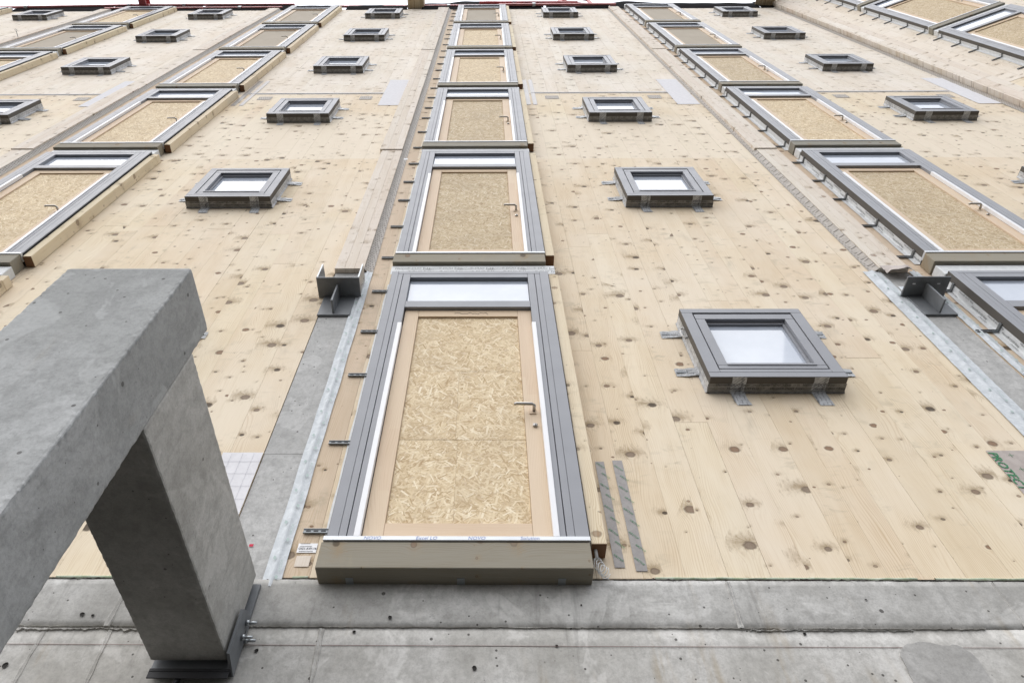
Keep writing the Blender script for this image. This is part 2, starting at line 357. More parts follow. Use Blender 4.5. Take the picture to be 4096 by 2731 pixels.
def wrap(name, path, width_dir, w, mat, parent=None, n=5, amp=.003, seed=0.):
    """a strip of tape of width w along width_dir, following the polyline path"""
    wd = Vector(width_dir)
    pts = []
    for a, b in zip(path[:-1], path[1:]):
        a, b = Vector(a), Vector(b)
        for i in range(n): pts.append(a.lerp(b, i / n))
    pts.append(Vector(path[-1])); m = 4; vs = []
    for i, p in enumerate(pts):
        for j in range(m + 1):
            u = j / m - .5
            k = amp * nz(i * .7 + seed, j * .9, seed) * 1.6
            sk = .08 * w * nz(i * .31 + seed, 0, 3.) if 0 < i else .1 * w * nz(seed, j * 2.)
            vs.append(p + wd * (u * w + sk) + Vector((0, -abs(k), 0)) + Vector((0, 0, k if wd.z == 0 else 0)) * .6)
    fs = [(i * (m + 1) + j, i * (m + 1) + j + 1, (i + 1) * (m + 1) + j + 1, (i + 1) * (m + 1) + j) for i in range(len(pts) - 1) for j in range(m)]
    return mesh(name, [tuple(v) for v in vs], fs, mat, parent, smooth=True)
_txt = {}
def text_me(body, size, mat, shear=0., bold=0.):
    k = (body, size, mat.name, shear)
    if k in _txt: return _txt[k]
    cu = bpy.data.curves.new('lettering', 'FONT'); cu.body = body; cu.size = size; cu.shear = shear; cu.resolution_u = 2; cu.offset = bold
    ob = bpy.data.objects.new('lettering_source', cu); col.objects.link(ob)
    bpy.context.view_layer.update()
    me = bpy.data.meshes.new_from_object(ob.evaluated_get(bpy.context.evaluated_depsgraph_get()))
    bpy.data.objects.remove(ob); bpy.data.curves.remove(cu)
    me.materials.clear(); me.materials.append(mat); _txt[k] = me; return me
def lettering(body, size, mat, loc, rot, parent=None, shear=0., bold=0., name='lettering'):
    return link(name, text_me(body, size, mat, shear, bold), None, parent, loc, rot)
FACE = (R(90), 0, 0)                       # text standing on the wall, read from outside
def tube_me(pts, r, seg=7):
    bm = bmesh.new(); rings = []
    P = [Vector(p) for p in pts]
    for i, p in enumerate(P):
        d = (P[min(i + 1, len(P) - 1)] - P[max(i - 1, 0)]).normalized()
        a = d.orthogonal().normalized() if i == 0 else (a - d * a.dot(d)).normalized()
        b = d.cross(a)
        rings.append([bm.verts.new(p + (a * math.cos(2 * math.pi * k / seg) + b * math.sin(2 * math.pi * k / seg)) * r) for k in range(seg)])
    for r0, r1 in zip(rings[:-1], rings[1:]):
        for k in range(seg): bm.faces.new((r0[k], r0[(k + 1) % seg], r1[(k + 1) % seg], r1[k]))
    bm.faces.new(rings[0][::-1]); bm.faces.new(rings[-1])
    for f in bm.faces: f.smooth = True
    me = bpy.data.meshes.new('tube'); bm.to_mesh(me); bm.free(); return me
def tube(name, pts, r, mat, parent=None, seg=7, loc=(0, 0, 0)):
    me = tube_me(pts, r, seg); me.materials.append(mat); return link(name, me, None, parent, loc)

# ------------------------------------------------------------------ ground, roof
def flat(name, x0, x1, y0, y1, z, mat, n=1):
    return mesh(name, [(x0, y0, z), (x1, y0, z), (x1, y1, z), (x0, y1, z)], [(0, 1, 2, 3)], mat)
tag(flat('ground', -300, 300, -300, 300, 0, M['ground']), kind='structure')

# ------------------------------------------------------------------ timber wall built of boards
ZB, ZT, ZJ = 3.555, 20.93, 12.17
H = 2.9
AW = R(-20.5)                               # the side wing turns towards the viewer
WO = Vector((7.345, 0.0, 0.0))
def wall_panel(x0, x1, z0, z1, label, group, root_loc=(0, 0, 0), rz=0., mat=None, wbd=.185, phase=0.):
    root = empty('timber_wall_panel', root_loc, label, 'wall', group, rz)
    core = bar('core_layer', x0 + .001, x1 - .001, .034, .134, z0 + .001, z1 - .001, M['board_stained'], root, 0)
    n = max(1, round((x1 - x0) / wbd)); ws = [random.choice((.78, .9, 1., 1., 1.1, 1.2)) for _ in range(n)]; tot = sum(ws); xa = x0; xs = []
    for q in ws: xs.append((xa, q / tot * (x1 - x0))); xa += q / tot * (x1 - x0)
    for xa, bw in xs:
        z = z0; first = True
        while z < z1 - .05:
            L = random.uniform(1.9, 4.8)
            if first: L = random.uniform(.5, 4.2); first = False
            ze = min(z1, z + L)
            if z1 - ze < .6: ze = z1
            g = .0004 if random.random() < .7 else .0010
            yy = random.uniform(-.0006, .0006)
            m = mat or M['board']
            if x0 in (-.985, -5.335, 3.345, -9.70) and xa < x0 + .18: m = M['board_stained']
            bar('board', xa + g, xa + bw - g, yy, .032, z + .0008, ze - .0008, m, root, 0)
            z = ze
    return root
GW = 'timber wall panels of knotty upright boards'
G0 = [(-15.9, -9.93, 'knotty pale timber wall behind the far-left window door column'),
      (-9.70, -5.575, 'knotty pale timber wall between the far-left and left door columns'),
      (-5.335, -1.222, 'knotty pale timber wall between the left and central door columns'),
      (-.985, 3.110, 'knotty pale timber wall between the central and right door columns'),
      (3.345, 7.345, 'knotty pale timber wall right of the right door column up to the inner corner')]
for (a, b, lab) in G0:
    wall_panel(a, b, ZB, ZJ - .004, lab + ', lower storeys', GW)
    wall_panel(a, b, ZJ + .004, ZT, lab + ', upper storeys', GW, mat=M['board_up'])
wall_panel(.0, 4.4, 8.2, ZJ + .02, 'timber wall of the turned side wing, lower storeys', GW, tuple(WO), AW)
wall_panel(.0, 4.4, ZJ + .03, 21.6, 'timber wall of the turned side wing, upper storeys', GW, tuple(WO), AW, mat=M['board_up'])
# slab edge behind the vertical gaps and structure carrying everything
tag(bar('structural_core', -15.9, 7.45, .14, .40, 3.30, 20.9, M['conc_band'], None, 0), kind='structure')
tag(bar('flat_roof', -15.9, 12.0, .02, 14., 20.96, 21.04, M['roof'], None, 0), kind='structure')

# horizontal joint seams, flush strips of tape on the boards
def seam(x0, x1, z, root_loc=(0, 0, 0), rz=0., label='', h=.055):
    o = sheet('joint_tape', lambda u, v: (x0 + (x1 - x0) * u, -.0035 - .0012 * abs(nz(u * 40, v * 3)), z + h * (v - .5) + .004 * nz(u * 30, 7.)), 60, 2, M['tape_dirty'], loc=root_loc)
    o.rotation_euler = (0, 0, rz)
    tag(o, label, 'tape', 'thin tapes over the horizontal wall joint')
    ln = bar('joint_line', x0, x1, -.0065, -.0050, z - .012, z + .008, M['film'], o, 0)
    return o
seam(-9.6, -7.95 + .0, ZJ + .07, label='grey tape over the wall joint right of the far-left door column')
seam(-7.55, -5.86, ZJ + .07, label='grey tape over the wall joint left of the white film by the left board strip')
seam(-3.60, -1.56, ZJ + .07, label='grey tape over the wall joint between the left door column and the white film')
seam(.66, 2.70, ZJ + .07, label='grey tape over the wall joint right of the two printed strips in the centre')
seam(4.9, 6.9, ZJ + .07, label='grey tape over the wall joint right of the right door column')

# ------------------------------------------------------------------ vertical cover boards, perforated tapes, pilasters
def cover_strip(x0, x1, zs, side, label, tlabel, th=.04):
    """raised board strip made of lengths zs, perforated tape on one side"""
    r = empty('cover_board_strip', (x0, 0, zs[0]), label, 'board', 'raised cover boards running up the wall')
    w_ = x1 - x0
    for k, (a, b) in enumerate(zip(zs[:-1], zs[1:])):
        bulge = .0 if k == 0 else (.012 if k % 2 else .004)
        n = 3; x00 = 0. if k == 0 else -.022
        for j in range(n):
            bar('lath', x00 + (w_ - x00) * j / n + .0006, x00 + (w_ - x00) * (j + 1) / n - .0006, -th - bulge, -.0012 if k else .13, a - zs[0] + .002, b - zs[0] - .002, M['board_pale'], r, .0006)
    xs = (x0 - .070, x0 - .002) if side < 0 else (x1 + .002, x1 + .070)
    def fn(u, v):
        x = xs[0] + (xs[1] - xs[0]) * u; k = (u if side < 0 else 1 - u)
        return (x, -.004 - (th * .75) * max(0, k - .55) / .45 - .0007 * nz(v * 60, u * 2), zs[0] + (zs[-1] - zs[0]) * v)
    tag(sheet('perforated_tape', fn, 4, 120, M['perf']), tlabel, 'tape', 'perforated brown tapes along the cover boards')
cover_strip(-1.222, -.985, [6.46, 9.43, 12.4, 15.33, 18.1, 20.9], 1, 'raised pale board strip left of the central door column, above the steel bracket', 'perforated brown tape beside the raised strip left of the central door column')
cover_strip(3.110, 3.345, [6.46, 9.43, 12.4, 15.33, 18.1, 20.9], -1, 'raised pale board strip left of the right door column, torn paper at its foot', 'perforated brown tape beside the raised strip left of the right door column')
cover_strip(-5.575, -5.335, [6.46, 9.49, 12.4, 15.42, 18.1, 20.9], 1, 'raised strip of pale boards left of the left door column', 'perforated brown tape between the raised strip and the left door column')
cover_strip(-9.93, -9.70, [6.46, 9.49, 12.4, 15.42, 18.1, 20.9], 1, 'raised strip of pale boards left of the far-left door column', 'perforated brown tape left of the far-left door column')

def pilaster(x0, x1, z1, label, tl, tr, lab_l, lab_r):
    r = empty('concrete_pilaster', (x0, 0, ZB - .3), label, 'pilaster', 'smooth concrete strips set in the timber wall')
    zz = [3.30, 4.36, 5.58, z1]
    for a, b in zip(zz[:-1], zz[1:]):
        bar('cast_length', .0, x1 - x0, random.uniform(.002, .006), .12, a - 3.255 + .0002, b - 3.255 - .0002, M['conc_pilaster'], r, 0)
    for (xa, xb, lab, s) in ((tl[0], tl[1], lab_l, 1.), (tr[0], tr[1], lab_r, 2.)):
        if xa is None: continue
        o = sheet('fleece_tape', lambda u, v: (xa + (xb - xa) * u + .006 * nz(v * 9, s), -.006 - .006 * abs(nz(u * 3, v * 26, s)) - .010 * math.exp(-((u - .5) / .12) ** 2), 3.50 + (z1 + .0 - 3.50) * v), 10, 90, M['fleece'])
        tag(o, lab, 'tape', 'pale fleece tapes beside the concrete strips')
        for k in range(int((z1 - 3.5) / .105)):
            zc = 3.54 + k * .105; xc = (xa + xb) / 2 + (-.016 if k % 2 else .018)
            mesh('leaf_mark', [(xc - .006, -.0195, zc), (xc + .006, -.0195, zc - .007), (xc + .009, -.0195, zc + .010), (xc - .003, -.0195, zc + .016)], [(0, 1, 2, 3)], M['inkpale'], o)
            if k % 2 == 0:
                lettering('AIRSTOP', .017, M['inkpale'], (xc + .012, -.0197, zc + .032), (R(90), R(-90), 0), o)
M['inkpale'] = NT('pale_green_print').fin((.40, .49, .46), .7)
pilaster(-1.218, -.985, 6.46, 'grey concrete strip rising from the base wall left of the central door column', (None, None), (-1.0, -.915), '', 'pale wrinkled fleece tape right of the concrete strip beside the lowest central door')
pilaster(3.120, 3.352, 6.46, 'grey concrete strip below the steel bracket left of the lowest right door', (2.985, 3.125), (3.35, 3.42), 'wide pale fleece tape with green leaf marks left of the right concrete strip', 'narrow pale fleece tape right of the right concrete strip')
# torn paper over the top of the right pilaster
def torn(u, v):
    return (3.12 + .23 * u, -.045 - .05 * math.sin(math.pi * u) * (1 - v) - .012 * nz(u * 5, v * 5, 2.), 6.36 + .13 * v + .03 * nz(u * 4, 1.) * (1 - v))
tag(sheet('torn_paper', torn, 14, 6, M['kraft']), 'torn flap of brown paper at the foot of the right raised strip', 'paper')

# ------------------------------------------------------------------ steel brackets
def steel_bracket(x0, side_plates, label):
    r = empty('steel_bracket', (x0, 0, 5.79), label, 'bracket', 'galvanised steel brackets on the concrete strips')
    bar('wall_plate', 0, .235, -.016, 0.004, 0, .34, M['steel'], r, .002)
    bar('web_plate', .108, .122, -.125, -.016, .02, .262, M['steel'], r, .002)
    bar('top_plate', -.04, .278, -.175, -.002, .262, .276, M['steel'], r, .003)
    if side_plates:
        for x in (-.04, .266):
            s = bar('side_plate', x, x + .012, -.175, -.03, .276, .485, M['zinc'], r, .002)
            for k in range(3):
                bar('screw_hole', x - .001, x + .013, -.09, -.082, .33 + k * .05, .338 + k * .05, M['alu_dark'], s, 0).location = Vector((0, .02 + (k % 2) * .02, -.06 + k * .05))
    else:
        bar('upstand_plate', -.04, .278, -.06, -.048, .276, .33, M['zinc'], r, .002)
        for x in (.02, .20):
            me = box_me(.022, .010, .003, .001, M['white']); link('plug', me, None, r, (x, -.12, .2605))
    return r
steel_bracket(-1.226, True, 'galvanised steel bracket with two upright side plates on the concrete strip left of the centre')
steel_bracket(3.122, False, 'galvanised steel bracket with a plain top plate beside the lowest right door')

# ------------------------------------------------------------------ window doors
FW, FH = 1.19, 2.57
def filling(root, kind):
    x0, x1, z0, z1 = .25, .937, .104, 1.952
    if kind == 'split6': rects = [(x0, .567, z0, .698), (.567, x1, z0, .698), (x0, .555, .698, 1.325), (.555, x1, .698, 1.325), (x0, x1, 1.325, z1)]; mat = M['osb']
    elif kind == 'patch': rects = [(x0, .76, z0, z1), (.76, x1, z0, .9), (.76, x1, .9, z1)]; mat = M['osb_brown']
    elif kind == 'one': rects = [(x0, x1, z0, z1)]; mat = M['osb_brown']
    elif kind == 'one_light': rects = [(x0, x1, z0, z1)]; mat = M['osb']
    elif kind == 'left': rects = [(x0, .42, z0, z1), (.42, x1, z0, z1)]; mat = M['osb']
    elif kind == 'half': rects = [(x0, .60, z0, z1), (.60, x1, z0, z1)]; mat = M['osb']
    elif kind == 'plyh': rects = [(x0, x1, z0, 1.05), (x0, x1, 1.05, z1)]; mat = M['ply']
    else: rects = [(x0, .85, z0, z1), (.85, x1, z0, z1)]; mat = M['ply']
    for (a, b, c, d) in rects:
        lo = .0013 if c > z0 + .01 else .0004
        bar('infill_board', a + .0003, b - .0003, -.078 + random.uniform(-.0006, .0006), -.06, c + lo, d - .0013 * (d < z1 - .01), mat, root, .0004)

def make_door():
    r = empty('window_door', (0, 0, 0), 'x', 'door')
    A = M['alu']
    bar('body', .004, FW - .004, -.058, -.001, .002, FH - .002, M['alu_dark'], r, 0)
    # outer frame, mitred look from butt joints and shadow gaps
    for nm, a, b in (('frame_jamb', 0, .0505), ('frame_jamb_cover', .0520, .0865), ('sash_jamb', .0905, .1465)):
        bar(nm, a, b, -.12, -.05, .0, FH - (.0 if nm == 'frame_jamb' else .042), A, r)
    for nm, a, b in (('frame_jamb', FW - .064, FW), ('frame_jamb_cover', FW - .102, FW - .0655), ('sash_jamb', FW - .157, FW - .106)):
        bar(nm, a, b, -.12, -.05, .0, FH - (.0 if nm == 'frame_jamb' else .042), A, r)
    bar('frame_head', .052, FW - .0655, -.12, -.05, FH - .040, FH, A, r)
    bar('sash_head', .148, FW - .1585, -.12, -.05, FH - .098, FH - .0435, A, r)
    bar('transom', .148, FW - .1585, -.12, -.05, 2.036, 2.120, A, r)
    gl = bar('glass_pane', .149, FW - .16, -.089, -.08, 2.121, FH - .099, M['glass'], r, 0)
    # timber leaf
    bar('leaf_stile', .153, .249, -.0925, -.06, .006, 2.033, M['leaf'], r)
    bar('leaf_stile', .938, FW - .158, -.0925, -.06, .006, 2.033, M['leaf'], r)
    bar('leaf_rail', .250, .937, -.0925, -.06, 1.953, 2.033, M['leafh'], r)
    bar('leaf_rail', .250, .937, -.0925, -.06, .006, .103, M['leafh'], r)
    bar('edge_strip', .122, .150, -.128, -.094, -.004, 1.822, M['white'], r)
    bar('edge_strip', FW - .162, FW - .135, -.128, -.094, -.004, 1.826, M['white'], r)
    bar('side_seal', FW + .0005, FW + .004, -.112, -.003, .0, FH - .03, M['alu_dark'], r, 0)
    bar('sill_flashing', -.012, FW + .001, -.128, -.05, -.027, -.003, M['flash'], r)
    h = tube('handle', [(0, 0, 0), (0, -.045, 0), (-.012, -.055, 0), (-.10, -.055, .004), (-.112, -.050, .004)], .0095, M['handle'], r, 8, (.992, -.093, .92))
    bar('rosette', .965, 1.005, -.098, -.0928, .895, .945, M['leaf'], r, .002)
    lk = tube('lock', [(0, 0, 0), (0, -.012, 0)], .014, M['handle'], r, 10, (.992, -.093, .795))
    bar('keyway', -.002, .002, -.0135, -.0115, -.009, .004, M['ink'], lk, 0)
    bar('shaded_flank_cover', -.0012, -.0001, -.1185, -.004, .0, FH - .002, M['flank'], r, 0)  # thin brown-grey skin with shade put into its colour
    # tape sealing the left flank against the wall
    def flank(u, v):
        z = .0 + v * FH
        if u < .5: return (-.0015 - .0025 * abs(nz(v * 30, u * 3)), -.060 + (u / .5) * .055, z)
        k = (u - .5) / .5
        return (-.003 - k * (.042 + .006 * nz(v * 14, 2.)), -.005 - .002 * abs(nz(v * 40, k)), z)
    tp = sheet('flank_tape', flank, 8, 60, M['tape_plain'], r)
    for z in (.124, .75, 1.381, 1.889, 2.455):
        vs, fs = [], []
        prof = [(-.150, -.003), (-.030, -.003), (-.0045, -.018), (-.0045, -.075)]
        b = empty_part = bar('wall_bracket', -.150, -.012, -.012, -.004, z - .012, z + .012, M['bracket'], r, .001)
        bar('upright_arm', -.0, .008, -.0, .066, -.012, .012, M['bracket'], b, .001).location = Vector((.0725, -.032, 0))
        for k in (-1, 1): bar('rib', 0, .138, 0, .004, 0, .004, M['bracket'], b, 0).location = Vector((0, -.006, k * .011))
        for k in range(3): bar('slot', 0, .022, 0, .002, 0, .006, M['ink'], b, 0).location = Vector((-.045 + k * .036, -.0045, 0))
    # tape above the head, up to the beam of the storey above
    bar('head_filler', -.01, FW + .012, -.092, -.002, FH + .001, FH + .145, M['tape_plain'], r, .004)
    return r
def letter_head(root):
    tp = sheet('head_tape', lambda u, v: (-.02 + (FW + .08) * u, -.0935 - .0018 * abs(nz(u * 14, v * 3, 4.)) - .003 * math.exp(-((v - .5) / .08) ** 2), FH + .004 + v * .132), 50, 8, M['tape_plain'], root)
    for row, (z, dx) in enumerate(((.018, .03), (.072, .08))):
        for k in range(5):
            lettering('Hanno®-DUO Easy', .034, M['ink'], (-.01 + dx + k * .245 - .06 * row, -.102, FH + z), FACE, tp, shear=.1)
def letter_flank(root):
    for k in range(14):
        lettering('Hanno®-DUO Easy', .022, M['ink'], (-.0055, -.018 - .026 * (k % 2), .10 + k * .175 + .0), (R(90), R(90), R(-90)), root, shear=.1)
        if k % 2: lettering('DUO Easy', .020, M['ink'], (-.020, -.0095, .16 + k * .175), (R(90), R(90), 0), root, shear=.1)

def make_beam():
    b = bar('sill_beam', 0, 1.205, -.121, -.001, 0, .142, M['beam'], None, .003)
    return b
def make_batten():
    r = empty('timber_batten', (0, 0, 0), 'x', 'batten')
    bar('batten_length', 0, .070, -.100, -.003, 0, 2.50, M['batten'], r, .002)
    bar('cut_end', .001, .069, -.099, -.004, -.0015, .0, M['endgrain'], r, 0)
    bar('end_block', .0, .070, -.092, -.003, 2.503, 2.585, M['batten'], r, .002)
    return r
proto_door, proto_beam, proto_batten = make_door(), make_beam(), make_batten()
bpy.context.view_layer.update()
used = {'d': False, 'b': False, 't': False}
def inst(key, proto):
    if not used[key]: used[key] = True; return proto
    return copy_tree(proto)
STO = ['lowest', 'second from the bottom', 'third from the bottom', 'fourth from the bottom', 'fifth from the bottom', 'topmost']
fills = {}
COLS = {'central': (-.728, 'central column'), 'right': (3.508, 'right column'), 'left': (-4.965, 'left column'), 'far-left': (-9.190, 'far-left column'), 'outer-left': (-13.43, 'outermost left column')}
FILL = {('central', 0): 'split6', ('central', 1): 'one', ('central', 2): 'patch', ('central', 3): 'left', ('central', 4): 'half', ('central', 5): 'ply',
        ('left', 1): 'one_light', ('left', 2): 'one_light', ('left', 3): 'left', ('left', 4): 'plyh', ('left', 5): 'ply',
        ('right', 1): 'one', ('right', 2): 'one_light', ('right', 3): 'one', ('right', 4): 'plyh', ('right', 5): 'ply', ('far-left', 4): 'ply', ('far-left', 5): 'one_light', ('far-left', 3): 'one_light'}
DESC = {'split6': 'pale chipboard in several pieces', 'one': 'one coarse brown strand board', 'patch': 'brown strand board patched at the right', 'left': 'strand board jointed near its left side', 'half': 'two strand boards side by side', 'ply': 'plain brown board', 'plyh': 'plain brown board with a level joint', 'one_light': 'one pale strand board'}
Z0 = 3.687
doors = []
for cname, (x, ctext) in COLS.items():
    rows = {'central': range(6), 'right': range(6), 'left': range(6), 'far-left': range(1, 6), 'outer-left': (4, 5)}[cname]
    for k in rows:
        d = inst('d', proto_door); z = Z0 + H * k
        d.location = (x, 0, z)
        f = FILL.get((cname, k), 'one_light')
        tag(d, 'grey framed window door filled with %s, %s of the %s' % (DESC[f], STO[k], ctext), 'door', 'window doors stacked up the facade')
        doors.append((d, f, cname, k))
        b = inst('b', proto_beam)
        b.location = (x - .018 + .6025, -.061, z - .031 - .071)
        tag(b, 'weathered timber beam under the window door, %s of the %s' % (STO[k], ctext), 'beam', 'timber beams under the window doors')
        if cname != 'right':
            t_ = inst('t', proto_batten); t_.location = (x + FW + .007, 0, z - .022)
            tag(t_, 'pale squared batten right of the door, %s of the %s' % (STO[k], ctext), 'batten', 'battens right of the window doors')
        elif k in (1, 2):
            q = bar('timber_block', x + FW - .02, x + FW + .03, -.09, -.003, z - .15, z - .08, M['batten'], None, .002)
            tag(q, 'small timber block at the right beam end, %s of the right column' % STO[k], 'timber block', 'small blocks at the right beams')
for s, k in ((.845, 2), (.845, 3), (.845, 4), (.845, 5)):
    d = copy_tree(proto_door); z = Z0 + H * k
    p = WO + Vector((math.cos(AW), math.sin(AW), 0)) * s
    d.location = (p.x, p.y, z); d.rotation_euler = (0, 0, AW)
    nm = {2: 'third', 3: 'fourth', 4: 'fifth', 5: 'topmost'}[k]
    tag(d, 'grey framed window door of strand board on the turned side wing, %s storey' % nm, 'door', 'window doors stacked up the facade')
    doors.append((d, 'one', 'wing', k))
    b = copy_tree(proto_beam); off = Vector((math.cos(AW), math.sin(AW), 0)) * (-.018 + .6025) + Vector((math.sin(AW), -math.cos(AW), 0)) * .061
    b.location = (p.x + off.x, p.y + off.y, z - .102); b.rotation_euler = (0, 0, AW)
    tag(b, 'weathered timber beam under the side wing window door, %s storey' % nm, 'beam', 'timber beams under the window doors')
for d, f, c, k in doors: filling(d, f)
letter_head([d for d, f, c, k in doors if (c, k) == ('central', 0)][0])
letter_flank([d for d, f, c, k in doors if (c, k) == ('right', 0)][0])
letter_flank([d for d, f, c, k in doors if (c, k) == ('right', 1)][0])
dC0 = [d for d, f, c, k in doors if (c, k) == ('central', 0)][0]
dC1 = [d for d, f, c, k in doors if (c, k) == ('central', 1)][0]
for k, s_ in ((0, 'for LASt'), (1, 'Novotel'), (2, 'solution'), (3, 'excel LOt')): pass
for k in range(4):
    lettering(['NOVO', 'Excel LO', 'NOVO', 'Solution'][k], .026, M['inkblue'], (.17 + k * .235, -.1286, -.024), FACE, dC0, shear=.2)
# pencil scribble on the top rail
tube('pencil_scribble', [(.50 + .018 * i, -.0936, 1.99 + .014 * math.sin(i * 2.3) * math.cos(i)) for i in range(14)], .0012, M['ink'], dC0, 4)
# small angles under the lowest beam
for x, w_ in ((-.605, 'left'), (-.116, 'middle'), (.326, 'right')):
    a = bar('fixing_angle', x - .017, x + .017, -.055, -.003, 3.512 + .0, 3.515, M['zinc'], None, .0005)
    tag(a, 'small metal angle under the lowest central beam, %s one' % w_, 'bracket', 'metal angles under the lowest beam')
    bar('upright', -.017, .017, -.004, .0, -.045, .0, M['zinc'], a, 0).location = Vector((0, .022, -.022))

# loose cables
def squiggle(cx, cy, cz, rx, rz, n, turns, seed, dr=(0, 0, 0)):
    pts = []
    for i in range(n):
        a = i / n * turns * 2 * math.pi
        pts.append((cx + rx * math.cos(a) * (1 + .3 * nz(i * .21, seed)) + dr[0] * i / n, cy - .012 - .016 * (i % 9) / 9 + dr[1] * i / n, cz + rz * math.sin(a) * (1 + .3 * nz(i * .17, seed + 4)) + dr[2] * i / n))
    return pts
c1 = tube('cable_coil', squiggle(1.322, -.045, 5.47, .022, .058, 110, 7, 1.), .0022, M['cable'], None, 5)
tag(c1, 'coil of thin white cable hanging on the left flank of the largest small window', 'cable')
tube('loose_end', [(1.34, -.06, 5.50), (1.35, -.07, 5.44), (1.345, -.05, 5.36), (1.33, -.03, 5.30)], .002, M['cable'], c1, 5)
c2 = tube('cable_bundle', squiggle(.492, -.03, 3.60, .020, .035, 70, 4, 5., (.03, .0, -.05)), .0020, M['cable'], None, 5)
tag(c2, 'tangle of thin white cable at the right end of the lowest central beam', 'cable')
tube('loose_end', [(.49, -.05, 3.67), (.485, -.05, 3.62), (.50, -.03, 3.56), (.54, -.01, 3.54), (.575, -.006, 3.535)], .002, M['cable'], c2, 5)
tube('bundle_head', [(.487, -.06, 3.70), (.490, -.06, 3.66), (.492, -.05, 3.62)], .008, M['cable'], c2, 6)

# ------------------------------------------------------------------ small windows
SW, SH = .8207, .7934
def make_window():
    r = empty('square_window', (0, 0, 0), 'x', 'window'); A = M['alu']
    bar('body', .003, SW - .003, -.06, -.001, .003, SH - .003, M['alu_dark'], r, 0)
    bar('frame_head', 0, SW, -.12, -.045, SH - .052, SH, A, r)
    bar('frame_sill', 0, SW, -.12, -.045, 0, .046, A, r)
    bar('frame_jamb', 0, .072, -.12, -.045, .0475, SH - .0535, A, r)
    bar('frame_jamb', SW - .072, SW, -.12, -.045, .0475, SH - .0535, A, r)
    bar('sill_cover', .0735, SW - .0735, -.12, -.045, .0475, .078, A, r)
    x0, x1 = .080, SW - .080; z0, z1 = .087, SH - .070
    bar('sash_head', x0, x1, -.118, -.07, z1 - .062, z1, A, r)
    bar('sash_sill', x0, x1, -.118, -.07, z0, z0 + .036, A, r)
    bar('sash_stile', x0, x0 + .060, -.118, -.07, z0 + .037, z1 - .063, A, r)
    bar('sash_stile', x1 - .060, x1, -.118, -.07, z0 + .037, z1 - .063, A, r)
    a0, a1, b0, b1 = x0 + .061, x1 - .061, z0 + .037, z1 - .063
    bar('glazing_bead', a0, a1, -.090, -.05, b1 - .022, b1, A, r)
    bar('glazing_bead', a0, a0 + .016, -.090, -.05, b0 + .02, b1 - .023, A, r)
    bar('glazing_bead', a1 - .016, a1, -.090, -.05, b0 + .02, b1 - .023, A, r)
    bar('drip_bead', a0 - .004, a1 + .004, -.124, -.07, b0 - .006, b0 + .016, A, r, .003)
    bar('glass_pane', a0 + .016, a1 - .016, -.072, -.06, b0 + .01, b1 - .022, M['glass'], r, 0)
    bar('shaded_flank_cover', .002, SW - .002, -.1185, -.004, -.0012, -.0001, M['flank'], r, 0)  # added dark skin, underside shade put into its colour
    bar('shaded_flank_cover', -.0012, -.0001, -.1185, -.004, .0, SH - .002, M['flank'], r, 0)
    bar('shaded_flank_cover', SW + .0001, SW + .0012, -.1185, -.004, .0, SH - .002, M['flank'], r, 0)
    # tape band around the foot of the frame
    def foot(side):
        def fn(u, v):
            yy = -.070 + v * .067; e = .0018 + .002 * abs(nz(u * 20, v * 3, side))
            fl = .010 * max(0, v - .85) / .15
            if side == 0: return (-.006 + (SW + .012) * u, yy, -e - fl)
            if side == 1: return (-e - fl, yy, -.006 + (SH + .0) * u)
            return (SW + e + fl, yy, -.006 + SH * u)
        return fn
    for s_, m in ((0, M['tape_low']), (1, M['tapev']), (2, M['tapev'])):
        sheet('tape_band', foot(s_), 26, 5, m, r)
    for k, x in enumerate((.175, .665)):
        wrap('tape_strap', [(x, -.119, -.003), (x, -.012, -.004), (x + .004, -.006, -.020), (x + .012, -.003, -.125)], (1, 0, 0), .086, M['tapev'], r, 6, .004, k * 3.)
    for k, z in enumerate((.200, .640)):
        wrap('tape_strap', [(-.003, -.070, z + .01), (-.004, -.016, z + .004), (-.020, -.012, z), (-.148, -.003, z - .002)], (0, 0, 1), .080, M['tape'], r, 6, .006, 7 + k * 3.)
        wrap('tape_strap', [(SW + .003, -.070, z + .01), (SW + .004, -.016, z + .004), (SW + .020, -.012, z), (SW + .148, -.003, z - .002)], (0, 0, 1), .080, M['tape'], r, 6, .006, 17 + k * 3.)
        for s_, x in ((-1, -.095), (1, SW + .095)):
            bar('hidden_bracket', x - .045, x + .045, -.0105, -.003, z - .008, z + .008, M['bracket'], r, .001)
    return r
proto_win = make_window()
bpy.context.view_layer.update()
WX = {'F': -11.349, 'A': -7.135, 'B': -2.904, 'C': 1.336, 'D': 5.577}
WROW = ['lowest row', 'second row', 'third row', 'fourth row', 'fifth row', 'top row']
WT = {'F': 'far-left window column', 'A': 'window column between the far-left and left door columns', 'B': 'window column between the left and central door columns', 'C': 'window column between the central and right door columns', 'D': 'window column right of the right door column'}
first = True; wins = {}
for c in 'FABCD':
    for k in range(6):
        if c == 'F' and k < 3: continue
        if c == 'A' and k < 1: continue
        if c == 'D' and k == 0: continue
        o = proto_win if first else copy_tree(proto_win); first = False
        o.location = (WX[c], 0, 4.9006 + H * k - .012 * (c in 'FA')); wins[c, k] = o
        tag(o, 'small square grey window in the %s, %s' % (WROW[k], WT[c]), 'window', 'small square windows projecting from the timber wall')
